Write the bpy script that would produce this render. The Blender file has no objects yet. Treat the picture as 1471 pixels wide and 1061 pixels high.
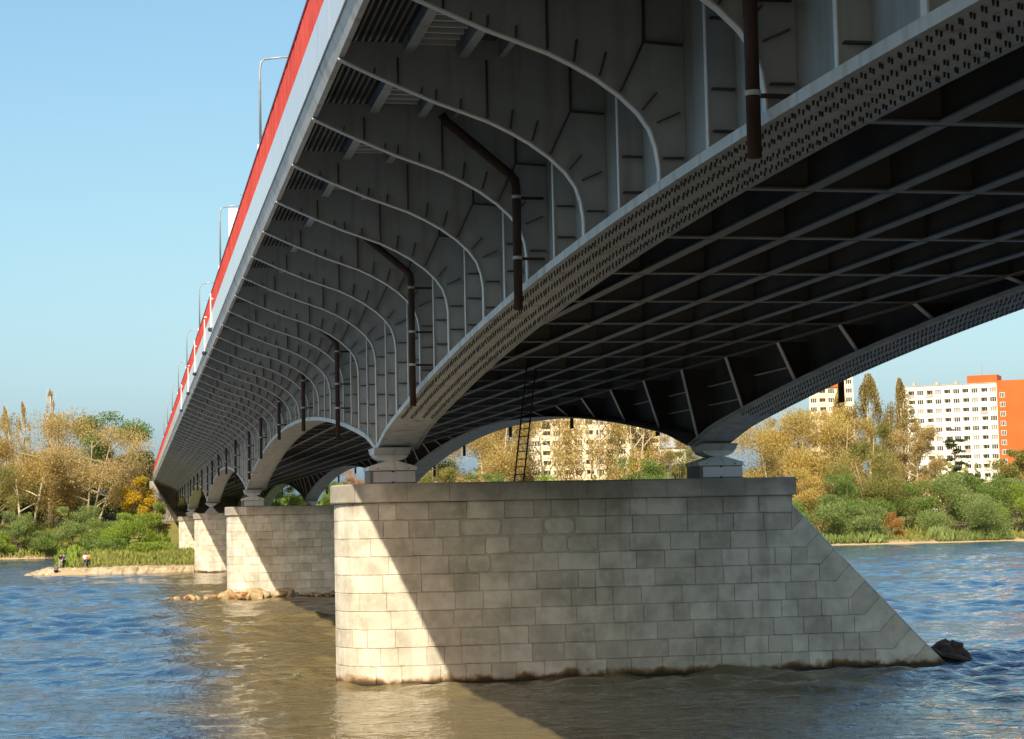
import bpy, math, random
import numpy as np
from mathutils import Vector, Matrix

S = bpy.context.scene
COL = S.collection
PI = math.pi

# ------------------------------------------------------------------ helpers
class MB:
    """collects faces of one mesh, then links them as ONE object"""
    def __init__(s):
        s.v = []; s.f = []; s.m = []; s.t = []
    def face(s, pts, m=0, tone=0.5):
        i = len(s.v); s.v += [tuple(p) for p in pts]
        s.f.append(tuple(range(i, i + len(pts)))); s.m.append(m); s.t.append(tone)
    def hexa(s, p, m=0, tone=0.5):
        # p: 8 corners, bottom ring 0-3 counter-clockwise from above, top ring 4-7
        i = len(s.v); s.v += [tuple(q) for q in p]
        for f in ((3, 2, 1, 0), (4, 5, 6, 7), (0, 1, 5, 4), (1, 2, 6, 5), (2, 3, 7, 6), (3, 0, 4, 7)):
            s.f.append(tuple(i + k for k in f)); s.m.append(m); s.t.append(tone)
    def box(s, x0, x1, y0, y1, z0, z1, m=0, tone=0.5):
        s.hexa([(x0, y0, z0), (x1, y0, z0), (x1, y1, z0), (x0, y1, z0),
                (x0, y0, z1), (x1, y0, z1), (x1, y1, z1), (x0, y1, z1)], m, tone)
    def prism(s, poly, y0, y1, m=0, tone=0.5):
        # polygon in (x, z), extruded along y
        n = len(poly); i = len(s.v)
        s.v += [(x, y0, z) for x, z in poly] + [(x, y1, z) for x, z in poly]
        s.f.append(tuple(i + k for k in range(n))); s.f.append(tuple(i + n + k for k in reversed(range(n))))
        for k in range(n):
            l = (k + 1) % n
            s.f.append((i + l, i + k, i + n + k, i + n + l))
        s.m += [m] * (n + 2); s.t += [tone] * (n + 2)
    def prism_z(s, poly, z0, z1, m=0, tone=0.5):
        n = len(poly); i = len(s.v)
        s.v += [(x, y, z0) for x, y in poly] + [(x, y, z1) for x, y in poly]
        s.f.append(tuple(i + k for k in reversed(range(n)))); s.f.append(tuple(i + n + k for k in range(n)))
        for k in range(n):
            l = (k + 1) % n
            s.f.append((i + k, i + l, i + n + l, i + n + k))
        s.m += [m] * (n + 2); s.t += [tone] * (n + 2)
    def tube(s, pts, rad, n=8, m=0, tone=0.5, cap=True):
        pts = [Vector(p) for p in pts]
        if not hasattr(rad, '__len__'): rad = [rad] * len(pts)
        i0 = len(s.v); up = None
        for k, p in enumerate(pts):
            a = pts[max(k - 1, 0)]; b = pts[min(k + 1, len(pts) - 1)]
            d = (b - a).normalized()
            if up is None:
                up = d.orthogonal().normalized()
            else:
                up = (up - d * up.dot(d))
                up = up.normalized() if up.length > 1e-6 else d.orthogonal().normalized()
            w = d.cross(up)
            for j in range(n):
                a2 = 2 * PI * j / n
                s.v.append(tuple(p + (up * math.cos(a2) + w * math.sin(a2)) * rad[k]))
        for k in range(len(pts) - 1):
            for j in range(n):
                l = (j + 1) % n
                s.f.append((i0 + k * n + j, i0 + k * n + l, i0 + (k + 1) * n + l, i0 + (k + 1) * n + j))
                s.m.append(m); s.t.append(tone)
        if cap:
            s.f.append(tuple(i0 + j for j in reversed(range(n))))
            e = i0 + (len(pts) - 1) * n
            s.f.append(tuple(e + j for j in range(n))); s.m += [m, m]; s.t += [tone, tone]
    def lathe(s, prof, c, n=12, m=0, tone=0.5):
        # prof: (radius, z); closed at both ends
        i0 = len(s.v)
        for r, z in prof:
            for j in range(n):
                a = 2 * PI * j / n
                s.v.append((c[0] + r * math.cos(a), c[1] + r * math.sin(a), c[2] + z))
        for k in range(len(prof) - 1):
            for j in range(n):
                l = (j + 1) % n
                s.f.append((i0 + k * n + j, i0 + k * n + l, i0 + (k + 1) * n + l, i0 + (k + 1) * n + j))
                s.m.append(m); s.t.append(tone)
        s.f.append(tuple(i0 + j for j in reversed(range(n))))
        e = i0 + (len(prof) - 1) * n
        s.f.append(tuple(e + j for j in range(n))); s.m += [m, m]; s.t += [tone, tone]
    def mesh(s, name, mats, smooth=False, off=(0, 0, 0)):
        me = bpy.data.meshes.new(name)
        ox, oy, oz = off
        me.from_pydata([(x - ox, y - oy, z - oz) for x, y, z in s.v], [], s.f)
        for m in (mats if isinstance(mats, (list, tuple)) else [mats]): me.materials.append(m)
        me.polygons.foreach_set('material_index', s.m)
        at = me.attributes.new('tone', 'FLOAT', 'FACE'); at.data.foreach_set('value', s.t)
        if smooth: me.polygons.foreach_set('use_smooth', [True] * len(s.f))
        me.update()
        return me
    def build(s, name, mats, parent=None, smooth=False, off=None):
        if off is None: off = parent_world(parent) if parent else (0, 0, 0)
        return link(name, s.mesh(name, mats, smooth, off), parent)

def parent_world(o):
    v = Vector((0, 0, 0))
    while o: v = v + o.location; o = o.parent
    return v

def link(name, data, parent=None, loc=(0, 0, 0)):
    o = bpy.data.objects.new(name, data); COL.objects.link(o)
    o.location = loc
    if parent: o.parent = parent
    return o

def tag(o, label=None, cat=None, group=None, kind=None):
    if label: o['label'] = label
    if cat: o['category'] = cat
    if group: o['group'] = group
    if kind: o['kind'] = kind
    return o

def thing(name, label, cat, loc, group=None, rz=0):
    o = link(name, None, None, loc); o.rotation_euler = (0, 0, rz)
    return tag(o, label, cat, group)

def copy_obj(o, parent, loc):
    c = o.copy(); COL.objects.link(c); c.parent = parent; c.location = loc
    return c

# ------------------------------------------------------------------ materials
def nodes(name):
    m = bpy.data.materials.new(name); m.use_nodes = True
    nt = m.node_tree; return m, nt, nt.nodes, nt.links, nt.nodes['Principled BSDF']

def mat(name, c1, c2=None, rough=0.6, scale=1.0, bump=0.0, bscale=20, tone=False, metal=0.0, spec=0.5, stretch=(1, 1, 1), lo=.3, hi=.7, streak=None):
    """base colour varied between c1 and c2 by noise (and by the per-face tone)"""
    m, nt, N, L, P = nodes(name)
    P.inputs['Roughness'].default_value = rough; P.inputs['Metallic'].default_value = metal
    P.inputs['Specular IOR Level'].default_value = spec
    if c2 is None:
        P.inputs['Base Color'].default_value = (*c1, 1)
    else:
        tc = N.new('ShaderNodeTexCoord'); mp = N.new('ShaderNodeMapping'); mp.inputs['Scale'].default_value = stretch
        L.new(tc.outputs['Object'], mp.inputs['Vector'])
        no = N.new('ShaderNodeTexNoise'); no.inputs['Scale'].default_value = scale; no.inputs['Detail'].default_value = 6
        L.new(mp.outputs[0], no.inputs['Vector'])
        mr = N.new('ShaderNodeMapRange'); mr.inputs[1].default_value = lo; mr.inputs[2].default_value = hi
        L.new(no.outputs['Fac'], mr.inputs[0]); fac = mr.outputs[0]
        if tone:
            at = N.new('ShaderNodeAttribute'); at.attribute_name = 'tone'
            ma = N.new('ShaderNodeMath'); ma.operation = 'MULTIPLY_ADD'; ma.inputs[1].default_value = 1.0; 
            sub = N.new('ShaderNodeMath'); sub.operation = 'MULTIPLY'; sub.inputs[1].default_value = .4
            L.new(mr.outputs[0], sub.inputs[0]); sc = N.new('ShaderNodeMath'); sc.operation = 'MULTIPLY'; sc.inputs[1].default_value = .6
            L.new(at.outputs['Fac'], sc.inputs[0]); L.new(sc.outputs[0], ma.inputs[0]); L.new(sub.outputs[0], ma.inputs[2])
            fac = ma.outputs[0]
        mx = N.new('ShaderNodeMix'); mx.data_type = 'RGBA'
        mx.inputs[6].default_value = (*c1, 1); mx.inputs[7].default_value = (*c2, 1)
        L.new(fac, mx.inputs[0]); L.new(mx.outputs[2], P.inputs['Base Color'])
        if streak:
            # rust and dirt runs, drawn out downwards
            m2 = N.new('ShaderNodeMapping'); m2.inputs['Scale'].default_value = (2.6, 2.6, .22); L.new(tc.outputs['Object'], m2.inputs['Vector'])
            n2 = N.new('ShaderNodeTexNoise'); n2.inputs['Scale'].default_value = 1.0; n2.inputs['Detail'].default_value = 7; L.new(m2.outputs[0], n2.inputs['Vector'])
            r2 = N.new('ShaderNodeMapRange'); r2.inputs[1].default_value = .52; r2.inputs[2].default_value = .72; r2.inputs[4].default_value = .75; L.new(n2.outputs['Fac'], r2.inputs[0])
            x2 = N.new('ShaderNodeMix'); x2.data_type = 'RGBA'; x2.inputs[7].default_value = (*streak, 1)
            L.new(r2.outputs[0], x2.inputs[0]); L.new(mx.outputs[2], x2.inputs[6]); L.new(x2.outputs[2], P.inputs['Base Color'])
    if bump:
        tc = N.new('ShaderNodeTexCoord')
        nb = N.new('ShaderNodeTexNoise'); nb.inputs['Scale'].default_value = bscale; nb.inputs['Detail'].default_value = 5
        L.new(tc.outputs['Object'], nb.inputs['Vector'])
        bp = N.new('ShaderNodeBump'); bp.inputs['Strength'].default_value = bump; bp.inputs['Distance'].default_value = .05
        L.new(nb.outputs['Fac'], bp.inputs['Height']); L.new(bp.outputs[0], P.inputs['Normal'])
    return m

def leafmat(name, ca, cb, trans=0.35):
    m, nt, N, L, P = nodes(name)
    at = N.new('ShaderNodeAttribute'); at.attribute_name = 'tone'
    mx = N.new('ShaderNodeMix'); mx.data_type = 'RGBA'
    mx.inputs[6].default_value = (*ca, 1); mx.inputs[7].default_value = (*cb, 1)
    L.new(at.outputs['Fac'], mx.inputs[0])
    P.inputs['Roughness'].default_value = .6; P.inputs['Specular IOR Level'].default_value = .25
    L.new(mx.outputs[2], P.inputs['Base Color'])
    tr = N.new('ShaderNodeBsdfTranslucent'); L.new(mx.outputs[2], tr.inputs['Color'])
    ms = N.new('ShaderNodeMixShader'); ms.inputs[0].default_value = trans
    L.new(P.outputs[0], ms.inputs[1]); L.new(tr.outputs[0], ms.inputs[2])
    L.new(ms.outputs[0], N['Material Output'].inputs['Surface'])
    return m

def stone_mat():
    m, nt, N, L, P = nodes('granite_ashlar')
    P.inputs['Roughness'].default_value = .8; P.inputs['Specular IOR Level'].default_value = .3
    tc = N.new('ShaderNodeTexCoord'); at = N.new('ShaderNodeAttribute'); at.attribute_name = 'tone'
    def noise(sc, det=6, vec=None):
        n = N.new('ShaderNodeTexNoise'); n.inputs['Scale'].default_value = sc; n.inputs['Detail'].default_value = det
        L.new(vec or tc.outputs['Object'], n.inputs['Vector']); return n.outputs['Fac']
    def rng(x, a, b):
        r = N.new('ShaderNodeMapRange'); r.inputs[1].default_value = a; r.inputs[2].default_value = b
        L.new(x, r.inputs[0]); return r.outputs[0]
    def mix(f, a, b, mode='MIX'):
        x = N.new('ShaderNodeMix'); x.data_type = 'RGBA'; x.blend_type = mode
        if isinstance(f, float): x.inputs[0].default_value = f
        else: L.new(f, x.inputs[0])
        for k, q in ((6, a), (7, b)):
            if isinstance(q, tuple): x.inputs[k].default_value = (*q, 1)
            else: L.new(q, x.inputs[k])
        return x.outputs[2]
    base = mix(at.outputs['Fac'], (.53, .50, .42), (.79, .755, .655))
    base = mix(rng(noise(1.3), .38, .66), base, mix(.62, base, (.33, .31, .25)))
    base = mix(rng(noise(3.1, 8), .5, .7), base, mix(.5, base, (.74, .68, .55)))
    base = mix(rng(noise(26, 3), .52, .75), base, mix(.35, base, (.22, .21, .19)))
    # weather streaks running down the face
    mp = N.new('ShaderNodeMapping'); mp.inputs['Scale'].default_value = (1.1, 1.1, .09); L.new(tc.outputs['Object'], mp.inputs['Vector'])
    base = mix(rng(noise(1.0, 5, mp.outputs[0]), .56, .74), base, mix(.5, base, (.20, .18, .15)))
    sx = N.new('ShaderNodeSeparateXYZ'); L.new(tc.outputs['Object'], sx.inputs[0])
    # damp staining under the coping and tide line at the water
    def add(a, b, k):
        q = N.new('ShaderNodeMath'); q.operation = 'MULTIPLY_ADD'; L.new(a, q.inputs[0]); q.inputs[1].default_value = k; L.new(b, q.inputs[2]); return q.outputs[0]
    n1 = noise(.55, 5)
    top = rng(add(n1, sx.outputs['Z'], 3.4), 7.6, 8.6)
    base = mix(top, base, mix(.62, base, (.19, .175, .15)))
    n2 = noise(1.7, 9)
    tide = rng(add(n2, sx.outputs['Z'], -.8), -.10, -.26)
    base = mix(tide, base, (.21, .12, .04))
    wet = rng(add(n2, sx.outputs['Z'], -.45), -.06, -.16)
    base = mix(wet, base, (.05, .042, .03))
    L.new(base, P.inputs['Base Color'])
    bp = N.new('ShaderNodeBump'); bp.inputs['Strength'].default_value = .5; bp.inputs['Distance'].default_value = .03
    L.new(noise(9, 8), bp.inputs['Height']); L.new(bp.outputs[0], P.inputs['Normal'])
    return m

def water_mat():
    m, nt, N, L, P = nodes('river_water')
    P.inputs['Roughness'].default_value = .03; P.inputs['IOR'].default_value = 1.33
    tc = N.new('ShaderNodeTexCoord')
    def noise(sc, stretch, det):
        mp = N.new('ShaderNodeMapping'); mp.inputs['Scale'].default_value = stretch; L.new(tc.outputs['Object'], mp.inputs['Vector'])
        n = N.new('ShaderNodeTexNoise'); n.inputs['Scale'].default_value = sc; n.inputs['Detail'].default_value = det
        L.new(mp.outputs[0], n.inputs['Vector']); return n.outputs['Fac']
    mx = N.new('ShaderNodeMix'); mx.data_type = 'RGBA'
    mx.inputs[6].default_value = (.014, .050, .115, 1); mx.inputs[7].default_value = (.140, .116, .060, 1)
    # ragged brown band: bridge reflection and bounce light put into the water colour
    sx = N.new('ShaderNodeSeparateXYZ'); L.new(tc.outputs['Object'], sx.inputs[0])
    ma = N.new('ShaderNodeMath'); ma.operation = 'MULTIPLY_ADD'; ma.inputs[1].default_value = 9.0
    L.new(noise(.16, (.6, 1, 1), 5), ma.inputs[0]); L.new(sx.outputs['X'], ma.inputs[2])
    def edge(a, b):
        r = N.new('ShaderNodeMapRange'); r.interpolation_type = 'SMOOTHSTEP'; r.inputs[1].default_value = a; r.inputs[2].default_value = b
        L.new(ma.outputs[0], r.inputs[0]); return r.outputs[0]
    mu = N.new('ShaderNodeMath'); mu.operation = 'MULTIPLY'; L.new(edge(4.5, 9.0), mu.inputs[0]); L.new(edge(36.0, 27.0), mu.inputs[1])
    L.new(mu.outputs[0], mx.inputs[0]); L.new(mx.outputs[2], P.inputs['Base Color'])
    b1 = N.new('ShaderNodeBump'); b1.inputs['Strength'].default_value = .85; b1.inputs['Distance'].default_value = .14
    L.new(noise(1.9, (.8, 1.0, 1), 4), b1.inputs['Height'])
    b2 = N.new('ShaderNodeBump'); b2.inputs['Strength'].default_value = .75; b2.inputs['Distance'].default_value = .05
    L.new(noise(6.5, (.8, 1, 1), 3), b2.inputs['Height'])
    L.new(b1.outputs[0], b2.inputs['Normal']); L.new(b2.outputs[0], P.inputs['Normal'])
    return m

def ground_mat():
    m, nt, N, L, P = nodes('bank_ground')
    P.inputs['Roughness'].default_value = .95; P.inputs['Specular IOR Level'].default_value = .1
    tc = N.new('ShaderNodeTexCoord'); sx = N.new('ShaderNodeSeparateXYZ'); L.new(tc.outputs['Object'], sx.inputs[0])
    n = N.new('ShaderNodeTexNoise'); n.inputs['Scale'].default_value = .12; n.inputs['Detail'].default_value = 8; L.new(tc.outputs['Object'], n.inputs['Vector'])
    mx = N.new('ShaderNodeMix'); mx.data_type = 'RGBA'; mx.inputs[6].default_value = (.075, .11, .025, 1); mx.inputs[7].default_value = (.21, .19, .07, 1)
    r0 = N.new('ShaderNodeMapRange'); r0.inputs[1].default_value = .35; r0.inputs[2].default_value = .65; L.new(n.outputs['Fac'], r0.inputs[0]); L.new(r0.outputs[0], mx.inputs[0])
    a = N.new('ShaderNodeMath'); a.operation = 'MULTIPLY_ADD'; L.new(n.outputs['Fac'], a.inputs[0]); a.inputs[1].default_value = -1.6; L.new(sx.outputs['Z'], a.inputs[2])
    r = N.new('ShaderNodeMapRange'); r.inputs[1].default_value = -.5; r.inputs[2].default_value = .15; L.new(a.outputs[0], r.inputs[0])
    m2 = N.new('ShaderNodeMix'); m2.data_type = 'RGBA'; m2.inputs[6].default_value = (.36, .28, .17, 1)
    L.new(r.outputs[0], m2.inputs[0]); L.new(mx.outputs[2], m2.inputs[7]); L.new(m2.outputs[2], P.inputs['Base Color'])
    return m

M = dict(
    stone=stone_mat(), joint=mat('mortar', (.085, .075, .06), (.15, .13, .105), .95, 3), water=water_mat(), ground=ground_mat(), near=mat('darkened_revetment', (.02, .021, .017), (.05, .049, .04), .9, .8, .5, 3),
    steel=mat('grey_bridge_paint', (.375, .41, .435), (.50, .535, .555), .5, .8, .05, 6, streak=(.27, .24, .20)),
    floor=mat('shade_dark_floor_paint', (.05, .05, .048), (.10, .098, .09), .6, .7),  # tone darkened to carry the shade under the deck
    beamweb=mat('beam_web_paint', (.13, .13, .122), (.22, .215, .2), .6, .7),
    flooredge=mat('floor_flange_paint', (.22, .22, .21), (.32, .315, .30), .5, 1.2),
    edge=mat('pale_flange_paint', (.72, .72, .71), (.82, .82, .80), .45, 1.5),
    flange=mat('flange_paint', (.51, .53, .53), (.66, .675, .665), .5, 1.2, .04, 8, streak=(.30, .25, .19)),
    bolt=mat('bolt_steel', (.02, .02, .022), (.045, .042, .04), .6, 5),
    fascia=mat('pale_fascia_paint', (.50, .53, .57), (.58, .61, .65), .22, .35, 0, 1, spec=.7, stretch=(1, .15, 1), streak=(.44, .46, .49)),
    soffit=mat('shade_dark_soffit', (.035, .035, .035), (.07, .068, .062), .9, .6),  # near-black colour holds the shade beneath the slabs
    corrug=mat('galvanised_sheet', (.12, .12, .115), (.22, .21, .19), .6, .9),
    red=mat('red_railing_paint', (.27, .009, .009), (.54, .065, .04), .45, 2.5, tone=True),
    darkred=mat('dark_red_rail', (.16, .008, .014), (.24, .015, .02), .4, 2),
    rust=mat('rusty_pipe', (.03, .017, .012), (.085, .042, .028), .75, 3, .2, 14, stretch=(1, 1, .3)),
    clamp=mat('zinc_clamp', (.42, .42, .42), (.6, .6, .58), .45, 6),
    lightpaint=mat('bearing_paint', (.30, .32, .35), (.42, .44, .47), .35, 1.5),
    asphalt=mat('asphalt', (.04, .04, .042), (.065, .065, .065), .9, 2),
    pole=mat('lamp_pole_grey', (.33, .34, .35), (.42, .43, .44), .4, 3, metal=.3),
    white=mat('white_paint', (.78, .78, .76), (.84, .84, .82), .5, 2),
    black=mat('black_paint', (.012, .012, .013), (.03, .03, .03), .5, 3),
    bark=mat('pale_bark', (.42, .35, .24), (.60, .52, .38), .9, 4, .4, 20, stretch=(1, 1, .3)),
    darkbark=mat('dark_bark', (.07, .055, .04), (.15, .12, .08), .9, 4, .4, 20, stretch=(1, 1, .3)),
    sand=mat('stone_groyne', (.20, .155, .09), (.46, .38, .26), .95, 1.1, 1.0, 2.2, tone=False),
    rock=mat('sandy_boulder', (.24, .16, .08), (.46, .36, .21), .9, 2.2, .5, 6),
    rust_rock=mat('rusty_boulder', (.22, .09, .035), (.42, .25, .12), .9, 2.2, .5, 6),
    facade_white=mat('white_render', (.74, .72, .67), (.82, .80, .75), .85, .2),
    facade_cream=mat('cream_render', (.66, .57, .42), (.74, .65, .50), .85, .2),
    orange=mat('orange_render', (.40, .092, .016), (.46, .115, .022), .8, .15),
    curtain=mat('curtained_glass', (.22, .22, .21), (.34, .33, .31), .25, 1.5, spec=.6),
    glass=mat('window_glass', (.02, .024, .03), (.05, .055, .065), .12, .6, spec=.8),
    wood=mat('dead_wood', (.018, .014, .012), (.07, .055, .045), .9, 3, .6, 9),
    carpaint=mat('dark_car_paint', (.012, .014, .02), (.018, .02, .03), .2, 1),
    concrete=mat('concrete', (.30, .28, .25), (.42, .40, .36), .9, .7, .2, 6),
    revet=mat('brick_revetment', (.33, .20, .11), (.46, .31, .19), .9, 1.2, .3, 8),
)
LEAF = dict(
    gold=leafmat('gold_leaves', (.33, .235, .065), (.54, .42, .16)),
    tan=leafmat('tan_leaves', (.31, .22, .08), (.55, .43, .19)),
    amber=leafmat('amber_leaves', (.36, .26, .055), (.56, .44, .15)),
    green=leafmat('green_leaves', (.085, .15, .028), (.22, .31, .075)),
    lime=leafmat('bright_green_leaves', (.13, .22, .022), (.31, .40, .07)),
    dark=leafmat('dark_green_leaves', (.03, .055, .018), (.075, .115, .03)),
    willow=leafmat('grey_green_leaves', (.12, .185, .05), (.29, .36, .12)),
    olive=leafmat('olive_leaves', (.16, .165, .04), (.35, .33, .10)),
    yellow=leafmat('yellow_leaves', (.22, .24, .03), (.75, .46, .03)),
    poplar=leafmat('bronze_green_leaves', (.16, .14, .045), (.36, .27, .09)),
    grass=leafmat('bank_grass', (.12, .17, .03), (.32, .32, .09), .3),
    orange=leafmat('orange_shrub_leaves', (.33, .17, .05), (.52, .30, .10)),
)

# ------------------------------------------------------------------ camera, sun, sky
cam = bpy.data.cameras.new('camera'); co = bpy.data.objects.new('camera', cam); COL.objects.link(co)
cam.sensor_width = 36; cam.lens = 2654.47 / 1471 * 36; cam.clip_start = .2; cam.clip_end = 12000
yaw, pitch, roll = map(math.radians, (11.6058, 4.5923, -1.18))
fw = Vector((math.sin(yaw) * math.cos(pitch), math.cos(yaw) * math.cos(pitch), math.sin(pitch)))
r0 = Vector((math.cos(yaw), -math.sin(yaw), 0)); u0 = r0.cross(fw)
rr = r0 * math.cos(roll) + u0 * math.sin(roll); uu = u0 * math.cos(roll) - r0 * math.sin(roll)
CAMZ = 5.668
co.matrix_world = Matrix(((rr.x, uu.x, -fw.x, 0), (rr.y, uu.y, -fw.y, 0), (rr.z, uu.z, -fw.z, CAMZ), (0, 0, 0, 1)))
S.camera = co

SUN = Vector((.485, .93, -1)).normalized()       # the way the sunlight travels
ELEV = math.asin(-SUN.z)
sl = bpy.data.lights.new('sun', 'SUN'); sl.energy = 3.7; sl.angle = math.radians(.53); sl.color = (1, .87, .66)
so = bpy.data.objects.new('sun', sl); COL.objects.link(so)
so.rotation_euler = SUN.to_track_quat('-Z', 'Y').to_euler(); so.location = (-30, -60, 80)
w = bpy.data.worlds.new('World'); S.world = w; w.use_nodes = True
sky = w.node_tree.nodes.new('ShaderNodeTexSky'); sky.sky_type = 'NISHITA'; sky.sun_disc = False
sky.sun_elevation = ELEV; sky.sun_rotation = math.atan2(-SUN.x, -SUN.y)
sky.air_density = 1.0; sky.dust_density = 3.3; sky.ozone_density = 1.6; sky.altitude = 100
bg = w.node_tree.nodes['Background']; bg.inputs['Strength'].default_value = .12
# soft shoulder on the sky's brightest parts: c / (1 + k c)
WN, WL = w.node_tree.nodes, w.node_tree.links
v1 = WN.new('ShaderNodeVectorMath'); v1.operation = 'MULTIPLY_ADD'; v1.inputs[1].default_value = (.0, .062, .27); v1.inputs[2].default_value = (1, 1, 1)
v2 = WN.new('ShaderNodeVectorMath'); v2.operation = 'DIVIDE'
WL.new(sky.outputs[0], v1.inputs[0]); WL.new(sky.outputs[0], v2.inputs[0]); WL.new(v1.outputs[0], v2.inputs[1])
v3 = WN.new('ShaderNodeVectorMath'); v3.operation = 'MULTIPLY'; v3.inputs[1].default_value = (.76, 1.08, 1.84)
WL.new(v2.outputs[0], v3.inputs[0]); WL.new(v3.outputs[0], bg.inputs['Color'])
S.view_settings.view_transform = 'Standard'; S.view_settings.look = 'None'; S.view_settings.gamma = 1
S.view_settings.exposure = 1.0

# ------------------------------------------------------------------ terrain and river
def smooth(a, b, x):
    t = np.clip((x - a) / (b - a), 0, 1); return t * t * (3 - 2 * t)

def bank_line(X):
    X = np.asarray(X, float)
    yb = np.full_like(X, 226.0)
    yb = np.where(X < -9, 226 + 127 * smooth(-9, -13, X), yb)
    yb = np.where(X > 9, 226 + 66 * smooth(9, 60, X), yb)
    return yb

def terrain_z(X, Y):
    X = np.asarray(X, float); Y = np.asarray(Y, float)
    yb = bank_line(X); d = Y - yb
    right = smooth(30, 70, X)
    zl = -1.6 + 2.3 * smooth(-4, 3, d) + .7 * smooth(3, 40, d) + 5.0 * smooth(354, 373, Y)
    zr = -1.6 + 2.2 * smooth(-4, 3, d) + 1.7 * smooth(8, 28, d) + 2.2 * smooth(25, 60, d)
    z = zl * (1 - right) + zr * right
    z = np.where(Y < 120, -1.6, z)
    z = z + .18 * np.sin(X * .31 + Y * .17) * np.sin(Y * .23 - X * .11) * smooth(.2, 1.5, z)
    return z

def grid_object(name, xs, ys, zf, m):
    X, Y = np.meshgrid(xs, ys); Z = zf(X, Y)
    return mesh_from_grid(name, X, Y, Z, m)

def mesh_from_grid(name, X, Y, Z, m):
    h, wd = X.shape
    co_ = np.stack([X, Y, Z], -1).reshape(-1, 3)
    i = np.arange(h * wd).reshape(h, wd)
    q = np.stack([i[:-1, :-1], i[:-1, 1:], i[1:, 1:], i[1:, :-1]], -1).reshape(-1, 4)
    me = bpy.data.meshes.new(name)
    me.vertices.add(len(co_)); me.vertices.foreach_set('co', co_.ravel().astype(np.float32))
    me.loops.add(q.size); me.loops.foreach_set('vertex_index', q.ravel().astype(np.int32))
    me.polygons.add(len(q)); me.polygons.foreach_set('loop_start', np.arange(0, q.size, 4, dtype=np.int32))
    me.polygons.foreach_set('use_smooth', np.ones(len(q), bool))
    me.update(calc_edges=True); me.validate(); me.materials.append(m)
    return link(name, me)

xs = np.concatenate([[-6000, -3000, -1500, -800, -400, -200, -120, -80], np.arange(-60, 261, 3.0), [280, 320, 400, 550, 800, 1500, 3000, 6000]])
ys = np.concatenate([[-2500, -800, -200, -60, -20], np.arange(0, 27, 2.0), [40, 80, 119, 121, 180], np.arange(215, 420, 2.5), [440, 480, 550, 650, 900, 1500, 3000, 7000]])
tag(grid_object('river_bank_ground', xs, ys, terrain_z, M['ground']), kind='structure')

def near_z(X, Y):
    return 3.9 - 4.9 * np.clip((Y - 12) / 31, 0, 1) + .06 * np.sin(X * 1.3 + Y * .7) * np.sin(Y * 1.1)  # unseen bank, shaped and darkened to cut bounce onto the near brackets
tag(grid_object('unseen_bounce_cutting_bank', np.concatenate([[-3000, -800, -200], np.arange(-80, 121, 4.0), [200, 800, 3000]]), np.concatenate([[-2500, -600, -100, -30], np.arange(0, 44, 1.5)]), near_z, M['near']), kind='structure')

rng = np.random.default_rng(7)
def waves(X, Y):
    Z = np.zeros_like(X)
    step = .0042 * Y
    gust = .62 + .38 * np.sin(X * .045 + 2.1 * np.sin(Y * .021)) * np.sin(Y * .071 + 1.7 * np.sin(X * .033)) \
        + .3 * np.sin(Y * .19 + .05 * X + np.sin(X * .09)) 
    gust = np.clip(gust, .18, 1.35)
    for k in range(56):
        lam = .75 * (9.0 ** rng.random())
        th = rng.normal(PI / 2, .75)
        ph = rng.random() * 2 * PI
        amp = .0150 * lam ** .45
        f = np.clip(lam / (3.2 * step) - .6, 0, 1)
        kx, ky = math.cos(th) * 2 * PI / lam, math.sin(th) * 2 * PI / lam
        warp = .8 * np.sin(X * .21 + k) + .7 * np.sin(Y * .27 + 2 * k)
        Z += amp * f * np.sin(kx * X + ky * Y + ph + warp)
    return Z * gust * 1.0
yr = [16.0]
while yr[-1] < 430: yr.append(yr[-1] * 1.0036)
yr = np.array(yr); ang = np.concatenate([np.linspace(-1.2, -.26, 20)[:-1], np.arange(-.26, .72, .0017), np.linspace(.72, 1.6, 20)])
A, Yg = np.meshgrid(ang, yr); Xg = A * Yg
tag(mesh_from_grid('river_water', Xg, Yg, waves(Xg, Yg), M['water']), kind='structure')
mb = MB(); mb.face([(-6000, -400, -.4), (6000, -400, -.4), (6000, 900, -.4), (-6000, 900, -.4)])
tag(mb.build('river_water_far_reach', M['water']), kind='structure')

# stone groyne running out from the third pier
mb = MB(); rnd = random.Random(4)
xsg = np.linspace(-13.0, 6.9, 64)
prev = None
for x in xsg:
    t = (x + 13.0) / 19.9
    yf = 229.5 - 6.3 * t
    top = .78 * min(1, (x + 13.4) / 3.2) + rnd.uniform(-.10, .06)
    ring = [(x, yf - .5, -1.2), (x, yf - .1 + rnd.uniform(-.25, .25), .05 + rnd.uniform(-.05, .1)), (x, yf + .7 + rnd.uniform(-.3, .3), top - .12), (x, yf + 1.2, top), (x, yf + 5.5, top + .05), (x, yf + 8, -1.0)]
    if prev:
        for k in range(5): mb.face([prev[k], ring[k], ring[k + 1], prev[k + 1]])
    else: mb.face(ring)
    prev = ring
mb.face(prev[::-1])
tag(mb.build('stone_groyne', M['sand']), kind='structure')

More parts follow.
